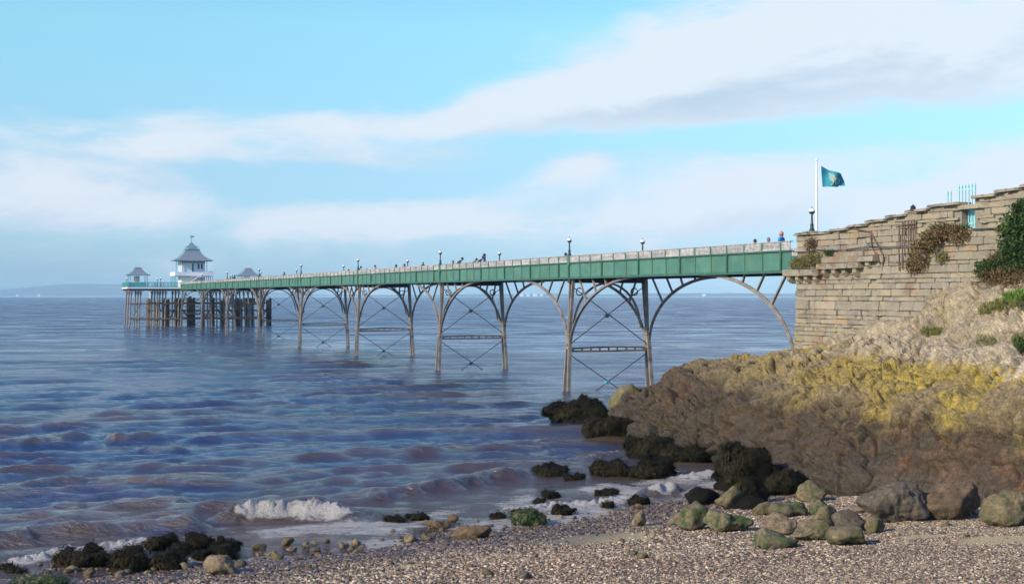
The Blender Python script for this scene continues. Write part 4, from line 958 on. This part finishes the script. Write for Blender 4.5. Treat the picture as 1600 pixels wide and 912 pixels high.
turf([(1540, 534, 14, 6), (1592, 530, 14, 5)], 600, .16, M['grass'], 'sparse olive tufts on the grey ledge', 23)
turf([(1598, 545, 8, 8)], 600, .3, M['ivy'], 'dark green spiky tuft on the grey ledge', 24)

# ------------------------------------------------------------------ people on the pier
def person_mesh(lean=0., arm=0., wide=1.):
    """continuous skinned body about 1.72 m tall facing -y, returned as an evaluated mesh"""
    J = {'pel': (0, 0, .95), 'waist': (0, -.01 - lean * .1, 1.08), 'chest': (0, -lean * .3, 1.28), 'neckb': (0, -lean * .5, 1.44), 'neck': (0, .0 - lean * .58, 1.50), 'head': (0, -.03 - lean * .68, 1.60), 'crown': (0, -.02 - lean * .7, 1.68)}
    E = [('pel', 'waist'), ('waist', 'chest'), ('chest', 'neckb'), ('neckb', 'neck'), ('neck', 'head'), ('head', 'crown')]
    rad = {'pel': .155, 'waist': .145, 'chest': .165, 'neckb': .085, 'neck': .06, 'head': .098, 'crown': .07}
    for s, sx in (('l', -1), ('r', 1)):
        J.update({'sh' + s: (sx * .19 * wide, -lean * .42, 1.39), 'el' + s: (sx * .25 * wide, -lean * .3 - .12 * arm, 1.13), 'wr' + s: (sx * .20, -.12 - lean * .5 - .22 * arm, .93 + .16 * arm), 'ha' + s: (sx * .18, -.17 - lean * .5 - .28 * arm, .87 + .2 * arm),
                  'hip' + s: (sx * .10, 0, .88), 'kn' + s: (sx * .11, -.03, .49), 'an' + s: (sx * .11, .02, .09), 'toe' + s: (sx * .125, -.16, .045)})
        E += [('chest', 'sh' + s), ('sh' + s, 'el' + s), ('el' + s, 'wr' + s), ('wr' + s, 'ha' + s), ('pel', 'hip' + s), ('hip' + s, 'kn' + s), ('kn' + s, 'an' + s), ('an' + s, 'toe' + s)]
        rad.update({'sh' + s: .085, 'el' + s: .06, 'wr' + s: .045, 'ha' + s: .04, 'hip' + s: .105, 'kn' + s: .07, 'an' + s: .05, 'toe' + s: .042})
        for f in range(5):
            k = f'f{f}{s}'; hx_, hy_, hz_ = J['ha' + s]; J[k] = (hx_ + sx * ((f - 2) * .004) + (.03 * -sx if f == 0 else 0), hy_ - (.02 if f == 0 else .035) + (f - 2) * .018, hz_ - (.05 if f == 0 else .085)); E.append(('ha' + s, k)); rad[k] = .011
    names = list(J); me = bpy.data.meshes.new('tmp'); me.from_pydata([J[k] for k in names], [(names.index(a), names.index(b)) for a, b in E], [])
    o = bpy.data.objects.new('tmp', me); C.objects.link(o); o.modifiers.new('skin', 'SKIN')
    for k, sv in zip(names, me.skin_vertices[0].data): sv.radius = (rad[k], rad[k] * (.72 if k in ('chest', 'waist', 'pel', 'neckb') else 1)); sv.use_root = (k == 'pel')
    sb = o.modifiers.new('sub', 'SUBSURF'); sb.levels = 1; sb.render_levels = 1
    dg = bpy.context.evaluated_depsgraph_get(); dg.update(); out = bpy.data.meshes.new_from_object(o.evaluated_get(dg)); bpy.data.objects.remove(o); return out
PB = {k: person_mesh(*v) for k, v in {'stand': (0, 0, 1), 'arm': (0, 1, 1), 'lean': (.9, 1, 1.05)}.items()}
skin = mat('skin', (.50, .30, .22), .6); dark_tr = mat('dark_trousers', (.03, .032, .04), .8)
PC = {}
def cloth(c):
    if c not in PC: PC[c] = mat('coat_cloth', c, .85, var=.2, scale=12)
    return PC[c]
def person(px, t, pose, coat, hair, label, rz, hgt=1., hat=None, side_s=None, zfloor=DK):
    s_ = s_at(px, t); e = empty('person', p2w(t, s_, zfloor), TH + rz); tag(e, label, 'person'); e.scale = (hgt,) * 3
    me = PB[pose].copy(); me.materials.clear()
    for m in (skin, cloth(coat), dark_tr): me.materials.append(m)
    ln = .9 if pose == 'lean' else 0.
    for p in me.polygons:
        c = p.center; p.use_smooth = True
        hand = abs(c.x) > .13 and c.z < 1.1 and c.y < (-.13 - (.2 if pose != 'stand' else 0)) and c.z > .7
        p.material_index = 2 if c.z < .86 and not hand else (0 if c.z > 1.47 or hand else 1)
    b = link('body', me, e)
    hb = (0, .012 - ln * .68, 1.645); rg = random.Random(px)
    mb = MB(); mb.lathe([(.105, -.10), (.112, -.03), (.108, .04), (.085, .09), (.03, .115)], 12, (hb[0], hb[1], hb[2])); h_ = mb.obj('hair', cloth(hair), b, True)
    mb = MB(); fy = -.115 - ln * .68 - .03
    for sx in (-.035, .035): mb.box((sx - .012, fy + .005, 1.615), (sx + .012, fy + .03, 1.63), 1)
    mb.add([(-.014, fy + .02, 1.57), (.014, fy + .02, 1.57), (0, fy + .02, 1.62), (0, fy - .012, 1.575)], [(0, 1, 3), (1, 2, 3), (2, 0, 3)]); mb.box((-.028, fy + .012, 1.538), (.028, fy + .03, 1.548), 1)
    mb.obj('face', [skin, dark_tr], b)
    if hat:
        mb = MB(); mb.lathe([(.122, -.06), (.128, 0), (.122, .07), (.09, .125), (.03, .145), (.035, .17), (.01, .2)], 12, hb); mb.obj('hat', cloth(hat), b, True)
    if pose != 'stand' or True:
        mb = MB(); mb.lathe([(.10, 1.40), (.115, 1.46), (.095, 1.50)], 12, (0, -ln * .5, 0)); mb.obj('collar', cloth(coat), b, True)
    return e
NV, BK, GR, RD = (.02, .03, .07), (.018, .018, .022), (.15, .15, .16), (.35, .05, .05)
person(1221, 1.2, 'stand', (.03, .22, .50), (.3, .22, .15), 'person in a bright blue coat and pink woolly hat by the stone wall', .4, 1., (.65, .22, .20))
person(1201, 3.6, 'stand', GR, (.20, .19, .19), 'grey-haired person in grey beside the one in a blue coat', -.3, .97)
person(1180, 1.6, 'stand', (.10, .07, .06), (.07, .045, .03), 'short brown-haired person on the pier near the stone wall', .9, .86)
person(884, 4.2, 'stand', NV, (.06, .04, .03), 'person in a navy coat just seaward of the first trestle lamp', 1.6, .99)
person(757, 1.0, 'stand', (.015, .03, .12), (.03, .025, .02), 'tall person in a long dark blue coat standing at the parapet', 1.2, 1.09)
person(744, 1.0, 'lean', BK, (.03, .02, .02), 'person in black bending over the parapet beside the blue-coated person', 1.3, 1.0)
person(735, 1.4, 'lean', (.10, .03, .03), (.05, .03, .02), 'person in dark red leaning low on the parapet', 1.5, .94)
person(712, 1.0, 'lean', BK, (.03, .025, .02), 'person in black with head bowed by the second trestle lamp', 1.4, 1.02)
person(708, 2.2, 'stand', (.40, .12, .12), (.20, .12, .08), 'person in a red top behind the one with bowed head', .5, .93)
person(661, 2.6, 'stand', BK, (.25, .2, .17), 'broad person in a black coat between the second and third trestles', .2, .98)
person(632, 2.8, 'stand', RD, (.05, .04, .03), 'person in a red and dark coat walking between the second and third trestles', 2.9, .97)
person(619, 3.0, 'stand', BK, (.02, .02, .02), 'person in black cap walking ahead of the one in red', 2.9, .95, BK)
person(586, 2.0, 'stand', (.60, .60, .58), (.03, .025, .02), 'dark-haired person in a white top past the third trestle lamp', .3, .99)
person(573, 3.0, 'stand', (.3, .1, .1), (.1, .05, .04), 'short person in dull red near the third trestle lamp', .3, .85)
person(556, 1.6, 'lean', NV, (.03, .02, .02), 'person in navy leaning by the third trestle lamp', 1.5, 1.0)
person(545, 3.2, 'stand', BK, (.05, .04, .03), 'person in black seaward of the third trestle lamp', .1, .9)
person(444, 2.9, 'stand', GR, (.06, .05, .04), 'lone grey-coated person on the outer half of the pier', .1, 1.05)
person(366, 2.9, 'stand', BK, (.03, .02, .02), 'person in black standing near the end of the pier deck', .1, 1.12)
person(360, 4.0, 'stand', NV, (.03, .02, .02), 'person in navy beside the one in black near the pier end', .1, 1.05)
person(1427, 1.2, 'stand', BK, (.012, .014, .02), 'person in a dark woolly hat passing behind the stepped stone wall', .1, 1., (.012, .018, .035), zfloor=z_at(319.5, 1.2, s_at(1427, 1.2)) - 1.83)

# ------------------------------------------------------------------ boulders
def rock_mesh(name, m, seed, sub=4, ang=7, rough=.14, size=(1, 1, 1), seg=1.2):
    rg = np.random.default_rng(seed); bm = bmesh.new(); bmesh.ops.create_icosphere(bm, subdivisions=sub, radius=1.)
    V = np.array([v.co for v in bm.verts]); Fc = np.array([[v.index for v in f.verts] for f in bm.faces]); bm.free()
    pn = rg.normal(size=(ang, 3)); pn /= np.linalg.norm(pn, axis=1)[:, None]; pd = rg.uniform(.52, .92, ang)
    dots = V @ pn.T; lim = np.where(dots > .05, pd / np.maximum(dots, .05), 9.)
    r = np.minimum(1.0, -np.log(np.exp(-22 * lim).sum(1) + np.exp(-22.)) / 22 + .02)
    V = V * r[:, None] * np.array(size)
    sc_ = np.array(size).mean(); q = V / sc_
    nn = V / np.array(size) ** 2; nn /= np.linalg.norm(nn, axis=1)[:, None]
    d = rough * (fbm(q * seg + seed * 3.7, 5, .55) - .35 * np.abs(fbm(q * 2.2 + seed, 3))) + rough * .25 * fbm(q * 6 + seed, 3, .6)
    V = V + nn * (d * sc_)[:, None]
    return np_mesh(name, V, Fc, m, True), V, nn
def fronds(parent, V, nn, n, ln, m, seed):
    """short straps of weed lying over the rock, hanging downhill"""
    rg = np.random.default_rng(seed); i = rg.choice(np.where(nn[:, 2] > -.25)[0], n); p = V[i] + rg.normal(size=(n, 3)) * .03; N_ = nn[i]
    g = np.array([0, 0, -1.]) + rg.normal(size=(n, 3)) * .55; tn = g - N_ * (g * N_).sum(1)[:, None]; tn /= np.linalg.norm(tn, axis=1)[:, None] + 1e-6
    b = np.cross(N_, tn); L_ = ln * rg.uniform(.6, 1.5, n)[:, None]; w_ = L_ * rg.uniform(.12, .24, n)[:, None]; lift = rg.uniform(.01, .05, n)[:, None]
    a0 = p + N_ * .008; a1 = p + tn * L_ * .5 + N_ * lift; a2 = p + tn * L_ + N_ * lift * .4
    Vv = np.stack([a0 - b * w_ * .3, a0 + b * w_ * .3, a1 + b * w_ * .5, a1 - b * w_ * .5, a2 + b * w_ * .15, a2 - b * w_ * .15], 1).reshape(-1, 3)
    k = np.arange(n)[:, None] * 6; Qd = np.concatenate([k + [[0, 1, 2, 3]], k + [[3, 2, 4, 5]]])
    o = link('seaweed', np_mesh('seaweed', Vv, Qd, m, False), parent); o['kind'] = 'stuff'; return o
def boulder(x0, x1, yt, yb, m, label, seed, weed=None, depth=.8, rz=None, zfix=None, name='boulder', cat='boulder', group=None, rough=.16, sink=.22, ang=13, Yd=None):
    c = ground_hit((x0 + x1) / 2, yb, zfix) if Yd is None else pix((x0 + x1) / 2, yb, Yd)
    w_ = (x1 - x0) / F * c[1]; dp = w_ * depth; h_ = max(.12, (yb - yt) / F * c[1] - dp * .45 * (CAMH - c[2]) / c[1])
    hz = (h_ * (1 + sink)) / 2 * 1.08; sub = 5 if (x1 - x0) > 70 else 4 if (x1 - x0) > 22 else 3
    if weed is M['weed']: rough = .34
    me, V, nn = rock_mesh(name, m, seed, sub, ang, rough, (w_ / 2 * 1.20, dp / 2 * 1.15, hz * 1.08))
    o = link(name, me, None, (c[0], c[1] + dp * .42, c[2] - h_ * sink + hz * .94)); o.rotation_euler.z = rz if rz is not None else 0
    tag(o, label, cat, group)
    if weed: fronds(o, V, nn, int(min(5000, max(200, 1100 * w_ * max(h_, .3) * 1.6))), min(.17, .08 + .04 * w_), weed, seed)
    return o
W_, WG = M['weed'], M['weed_green']; BKR = M['rock_black']
sdn = [100]
def B(*a, **k): sdn[0] += 1; return boulder(*a, seed=sdn[0], **k)
# rocks at the tip of the headland
B(848, 966, 622, 664, BKR, 'long black weed-covered rock at the seaward tip of the headland', weed=W_, zfix=0, depth=.7, rough=.2)
B(958, 1012, 607, 656, M['rock_olive'], 'olive grey rock lump behind the black weed-covered tip rock', zfix=None, Yd=73., rough=.2)
B(920, 1012, 650, 690, BKR, 'black weedy ledge in front of the olive rock lump', weed=W_, zfix=0, depth=.6, rough=.2)
B(985, 1062, 676, 716, BKR, 'black weedy rock at the waterline of the brown headland', weed=W_, zfix=0, depth=.6, rough=.2)
B(1035, 1102, 694, 724, BKR, 'low black weedy rock running to the foot of the headland', weed=W_, zfix=0, depth=.6, rough=.2)
B(838, 896, 726, 744, BKR, 'thin black skerry awash farthest out from the weedy headland', weed=W_, zfix=-.05, depth=1.1)
B(884, 914, 739, 750, BKR, 'small flat black skerry beside the thin one', weed=W_, zfix=-.05, depth=1.)
B(924, 1004, 719, 746, BKR, 'broad black weedy skerry awash off the headland', weed=W_, zfix=-.05, depth=.9)
B(988, 1054, 715, 749, BKR, 'ragged black weedy skerry between the broad one and the headland', weed=W_, zfix=-.05, depth=.9)
B(1118, 1208, 694, 768, BKR, 'biggest black weed-draped boulder leaning on the cliff foot', weed=W_, depth=.8, rough=.18)
B(1145, 1196, 742, 788, BKR, 'black boulder below the biggest weed-draped one', weed=W_, depth=.8)
B(1196, 1258, 732, 774, BKR, 'low black boulder between the biggest weedy one and the cliff', weed=W_, depth=.7)
# boulders on the shingle
B(1052, 1112, 786, 829, M['rock_green'], 'rounded tan boulder with a green weed band', depth=.85)
B(1098, 1172, 796, 832, M['rock_green'], 'dark green mossy boulder pressed against the rounded tan one', depth=.7)
B(1068, 1122, 762, 790, BKR, 'dark wet boulder behind the rounded tan one', depth=.8)
B(1122, 1162, 762, 796, M['rock_olive'], 'upright olive boulder behind the dark green mossy one', depth=.8)
B(1156, 1202, 777, 796, BKR, 'low black boulder on the cliff side of the mossy pair')
B(1176, 1212, 784, 806, M['rock_olive'], 'small olive boulder by the low black one')
B(1242, 1292, 751, 784, M['rock_olive'], 'pointed olive boulder standing close to the cliff foot')
B(1206, 1264, 780, 808, M['rock_green'], 'dark green boulder below the pointed olive one')
B(1268, 1300, 778, 806, M['rock_green'], 'narrow green-sided boulder next to the dark green one')
B(1200, 1252, 803, 836, M['rock_tan'], 'warm tan boulder in the mossy heap')
B(1178, 1248, 826, 857, M['rock_green'], 'boulder at the shingle side of the heap with bright green weed on top')
B(1240, 1320, 812, 845, M['rock_olive'], 'long olive boulder in the middle of the mossy heap', depth=.6)
B(1270, 1314, 788, 824, M['rock_olive'], 'tall olive boulder at the back of the mossy heap')
B(1308, 1366, 798, 832, M['rock_grey'], 'grey brown boulder at the cliff end of the mossy heap')
B(1354, 1382, 802, 833, M['rock_olive'], 'small dark-edged boulder wedged beside the big grey slab')
B(1298, 1362, 822, 853, M['rock_olive'], 'flat olive boulder on the shingle side of the grey brown one')
B(1328, 1366, 788, 802, M['rock_tan'], 'small tan rock behind the grey brown boulder')
B(1352, 1454, 754, 818, M['rock_grey'], 'big grey brown slab against the foot of the cliff', depth=.7)
B(1440, 1556, 748, 812, M['rock_brown'], 'biggest brown boulder on the shingle under the cliff', depth=.6)
B(1548, 1640, 766, 822, M['rock_olive'], 'flat-topped olive rock at the end of the beach', depth=.7)
B(1566, 1640, 702, 772, M['rock_orange'], 'orange rock bulging from the cliff foot', depth=.5, rough=.1)
B(988, 1014, 797, 822, M['rock_tan'], 'lone tan boulder standing on the open shingle')
B(804, 852, 793, 822, M['rock_green'], 'bright green weed-topped boulder at the edge of the foam', weed=WG)
# dark stones along the foam
for k, (a, b, c, d) in enumerate(((934, 967, 763, 776), (847, 874, 768, 779), (832, 852, 778, 788), (984, 1012, 775, 789), (939, 960, 782, 794), (863, 899, 788, 805), (768, 792, 800, 810), (800, 822, 794, 806), (634, 670, 802, 813), (596, 634, 806, 816))):
    B(a, b, c, d, BKR, 'dark wet stone lying in the foam along the shore', weed=W_, depth=.9, group='dark stones in the foam')
B(662, 700, 810, 826, M['rock_brown'], 'brown rounded stone in the foam beside the dark stones')
B(696, 716, 803, 815, M['rock_brown'], 'small brown upright stone in the foam')
B(708, 768, 816, 842, M['rock_brown'], 'dark brown rock like a log at the foam edge', depth=.5)
for k, (a, b, c, d) in enumerate(((75, 125, 858, 884), (105, 168, 854, 888), (165, 236, 858, 892), (222, 288, 863, 892), (218, 270, 835, 860), (264, 298, 846, 866), (284, 328, 836, 860), (326, 374, 837, 862), (322, 368, 853, 876), (298, 326, 861, 876), (190, 222, 850, 868))):
    B(a, b, c, d, BKR, 'black seaweed-covered rock in the cluster at the shallow end of the shore', weed=W_, depth=.9, group='seaweed rocks in the shallows', rough=.2)
B(318, 370, 866, 898, M['rock_tan'], 'square tan rock beside the black seaweed cluster')
B(-4, 26, 881, 892, BKR, 'flat black stone awash beyond the seaweed cluster', weed=W_); B(8, 38, 888, 898, BKR, 'small black stone awash beside the flat one', weed=W_)
B(16, 100, 900, 922, M['rock_green'], 'bright green weedy rock low on the shingle', weed=WG)
# cobbles, shared meshes
CM = [rock_mesh('cobble', M[m_], 300 + i, 3, 6, .10, (1, .85, .62))[0] for i, m_ in enumerate(('rock_tan', 'rock_brown', 'rock_grey', 'rock_olive', 'rock_tan', 'rock_grey'))]
rg = np.random.default_rng(77)
cob = []
for (x0, y0, x1, y1, sp, n) in ((40, 897, 330, 888, 8, 46), (330, 888, 470, 862, 9, 34), (470, 868, 640, 842, 7, 34), (640, 838, 860, 815, 7, 30), (860, 812, 1080, 790, 6, 24), (60, 905, 500, 880, 9, 40), (500, 885, 900, 850, 14, 18), (900, 870, 1200, 870, 18, 10), (1180, 862, 1560, 822, 8, 16)):
    for _ in range(n):
        f = rg.random(); cob.append((x0 + (x1 - x0) * f + rg.normal() * 6, y0 + (y1 - y0) * f + rg.normal() * sp, float(np.clip(rg.lognormal(2.15, .42), 5, 24))))
COLN = ('tan', 'brown', 'grey', 'olive', 'pale tan', 'dark grey')
def cob_place(x, y):
    return 'below the black seaweed cluster' if x < 330 else 'in the wash under the breaking wave' if x < 640 and y < 875 else 'on the shingle by the log-like brown rock' if x < 860 else 'near the sand patch on the shingle' if x < 1100 else 'on the open shingle under the mossy heap'
cob += [(450, 851, 28), (491, 849, 12), (510, 848, 17), (537, 855, 20), (553, 850, 14), (405, 858, 26), (424, 868, 20), (115, 893, 26), (140, 900, 20), (75, 897, 16), (285, 889, 26), (232, 897, 16), (246, 885, 24), (763, 898, 24), (735, 886, 14), (668, 843, 20), (640, 846, 26), (820, 903, 30), (1005, 872, 24)]
for x, y, sz in cob:
    c = ground_hit(x, y); r_ = sz / F * c[1] / 2; ci = int(rg.integers(6)); o = link('cobble', CM[ci], None, (c[0], c[1], c[2] + r_ * .35)); o.scale = (r_, r_ * rg.uniform(.8, 1.1), r_ * rg.uniform(.8, 1.2)); o.rotation_euler = (rg.normal() * .2, rg.normal() * .2, rg.uniform(0, 6.3))
    tag(o, f"{'big' if sz > 16 else 'small' if sz < 8 else 'middling'} {COLN[ci]} cobble {cob_place(x, y)}", 'cobble', 'loose cobbles on the shingle')

# ------------------------------------------------------------------ pebbles (uncountable shingle)
def pebble_material():
    m = bpy.data.materials.new('mixed_pebbles'); m.use_nodes = True; n = NT(m.node_tree); b = n.n['Principled BSDF']
    r = n.node('ShaderNodeObjectInfo').outputs['Random']; P = n.node('ShaderNodeNewGeometry').outputs['Position']
    c = n.ramp(r, [(0, (.025, .023, .022)), (.22, (.075, .066, .058)), (.36, (.17, .14, .115)), (.5, (.25, .185, .14)), (.62, (.22, .20, .18)), (.74, (.36, .305, .24)), (.83, (.22, .11, .075)), (.9, (.44, .39, .32)), (1, (.60, .55, .47))])
    c = n.mix(1., c, n.ramp(n.noise(P, 30, 4, .6), [(.3, (.93, .86, .68)), (.7, (1.40, 1.31, 1.06))]), 'MULTIPLY')
    z = n.node('ShaderNodeSeparateXYZ', {0: P}).outputs[2]
    c = n.mix(n.sm(z, .40, .15), c, n.mix(1., c, (.45, .42, .40), 'MULTIPLY'))
    n.put(b, 'Base Color', c); n.put(b, 'Roughness', n.sm(z, .15, .4, .35, .8)); return m
px_ = np.linspace(-20, 26, 190); py_ = np.linspace(21, 56, 150); PX, PY = np.meshgrid(px_, py_, indexing='ij'); PZ = beach_z(PX, PY)
dsh = shore_d(PX, PY); clump = fbm(np.stack([PX * .5, PY * .5, PX * 0 + 4], -1), 3)
dens = np.clip(sstep(-1.5, .2, dsh) * (1 - .97 * sstep(.25, .55, sand_f(PX, PY) + .2 * clump)) * (1 - .45 * red_f(PX, PY)) * (.85 + .4 * clump), 0, 1.4)
psize = np.clip(.066 - .0022 * np.clip(dsh, 0, 14) + .016 * clump - .008 * sstep(6, 14, PX) + .012 * sstep(0, -8, PX), .026, .095)
dens = dens * np.clip((.045 / psize) ** 1.5, .6, 2.2)
peb = link('pebbles', np_mesh('pebbles', np.stack([PX, PY, PZ], -1).reshape(-1, 3), grid_quads(*PX.shape), pebble_material(), True, {'dens': dens, 'psize': psize}))
tag(peb, 'grey, pink and white pebbles covering the beach', None, kind='stuff')
ng = bpy.data.node_groups.new('scatter_pebbles', 'GeometryNodeTree')
ng.interface.new_socket('Geometry', in_out='INPUT', socket_type='NodeSocketGeometry'); ng.interface.new_socket('Geometry', in_out='OUTPUT', socket_type='NodeSocketGeometry')
g = NT(ng); gi = g.node('NodeGroupInput'); go = g.node('NodeGroupOutput')
def attr(nm): n = g.node('GeometryNodeInputNamedAttribute', data_type='FLOAT'); n.inputs['Name'].default_value = nm; return n.outputs[0]
dp = g.node('GeometryNodeDistributePointsOnFaces', {'Mesh': gi.outputs[0], 'Density': g.math('MULTIPLY', attr('dens'), 270.), 'Seed': 3})
ico = g.node('GeometryNodeMeshIcoSphere', {'Radius': 1., 'Subdivisions': 2})
nz = g.node('ShaderNodeTexNoise', {'Scale': .9, 'Detail': 1.}); vs = g.node('ShaderNodeVectorMath', operation='SUBTRACT'); g.l.new(nz.outputs['Color'], vs.inputs[0]); vs.inputs[1].default_value = (.5, .5, .5)
v2 = g.node('ShaderNodeVectorMath', operation='SCALE'); g.l.new(vs.outputs[0], v2.inputs[0]); v2.inputs['Scale'].default_value = 1.1
sp_ = g.node('GeometryNodeSetPosition', {'Geometry': ico.outputs[0], 'Offset': v2.outputs[0]})
sm_ = g.node('GeometryNodeSetShadeSmooth', {'Geometry': sp_.outputs[0]})
sm2 = g.node('GeometryNodeSetMaterial', {'Geometry': sm_.outputs[0]}); sm2.inputs['Material'].default_value = peb.data.materials[0]
rr = g.node('FunctionNodeRandomValue', data_type='FLOAT_VECTOR'); rr.inputs[0].default_value = (-.5, -.5, 0); rr.inputs[1].default_value = (.5, .5, 6.28)
rsv = g.node('FunctionNodeRandomValue', data_type='FLOAT_VECTOR'); rsv.inputs[0].default_value = (.35, .30, .25); rsv.inputs[1].default_value = (1.35, 1.05, .75)
mulv = g.node('ShaderNodeVectorMath', operation='SCALE'); g.l.new(rsv.outputs[0], mulv.inputs[0]); g.l.new(attr('psize'), mulv.inputs['Scale'])
cap_ = g.node('GeometryNodeInstanceOnPoints', {'Points': dp.outputs[0], 'Instance': sm2.outputs[0], 'Rotation': rr.outputs[0], 'Scale': mulv.outputs[0]})
g.l.new(cap_.outputs[0], go.inputs[0])
md = peb.modifiers.new('scatter', 'NODES'); md.node_group = ng

# ------------------------------------------------------------------ far shore and haze
def ridge(name, pts, Yd, m, depth=900.):
    xs = np.linspace(pts[0][0], pts[-1][0], 160); ys = np.interp(xs, [p[0] for p in pts], [p[1] for p in pts]) + 1.2 * np.array([float(fbm(np.array([[x * .02, 3.3, Yd * .001]]), 4)[0]) for x in xs])
    V = []
    for j, (f, dz) in enumerate(((-.5, 0), (-.25, .6), (0, 1.), (.5, .6), (1, 0))):
        for x, y in zip(xs, ys): p = pix(x, y, Yd); V.append((p[0], p[1] + f * depth, -3 + (p[2] + 3) * dz))
    o = link(name, np_mesh(name, V, grid_quads(5, 160), m, True)); o['kind'] = 'structure'; return o
hillm = mat('far_hill', (.10, .13, .11), .9, var=.3, scale=.004)
tag(ridge('hills', [(-900, 452), (-400, 447), (-60, 454), (0, 452), (60, 447), (110, 443.5), (190, 443.5), (300, 448), (430, 456), (520, 460), (620, 461)], 13500, hillm), 'blue hazy hills on the far shore behind the pier head', None)
tag(ridge('far_coast', [(560, 461.4), (760, 459.8), (900, 459.5), (1040, 457.8), (1200, 458), (1500, 456), (2400, 452)], 9500, hillm, 500), 'faint low coast across the water behind the trestles', None)
for i, (px, wpx, y) in enumerate(((806, 5, 460), (815, 6, 459.6), (825, 5, 459.8), (836, 7, 459.5), (846, 4, 460), (1100, 4, 459.8), (28, 3, 460), (62, 3, 460))):
    p = pix(px, y, 8600); mb = MB(); w_ = wpx / F * 8600; mb.box((-w_ / 2, -15, 0), (w_ / 2, 15, max(p[2], 9.)), 0); mb.add([(-w_ / 2, -16, p[2]), (w_ / 2, -16, p[2]), (w_ / 2, 16, p[2]), (-w_ / 2, 16, p[2]), (-w_ / 2, 0, p[2] + 3), (w_ / 2, 0, p[2] + 3)], [(0, 1, 5, 4), (2, 3, 4, 5), (0, 4, 3), (1, 2, 5), (3, 2, 1, 0)])
    o = mb.obj('far_building', M['white']); o.location = (p[0], p[1], 0); tag(o, 'tiny pale building on the far shore', 'building', 'buildings on the far shore')
hm = bpy.data.materials.new('sea_haze'); hm.use_nodes = True; hm.node_tree.nodes.clear(); n = NT(hm.node_tree)
pv = n.node('ShaderNodeVolumePrincipled', {'Color': (.55, .84, 1., 1), 'Density': 8e-5, 'Anisotropy': -.3}); ho = n.node('ShaderNodeOutputMaterial'); n.l.new(pv.outputs[0], ho.inputs['Volume'])
mb = MB(); mb.box((-15000, -400, -7.5), (17000, 15500, 140)); hz = mb.obj('haze', hm); hz['kind'] = 'stuff'; hz['label'] = 'thin pale sea haze'
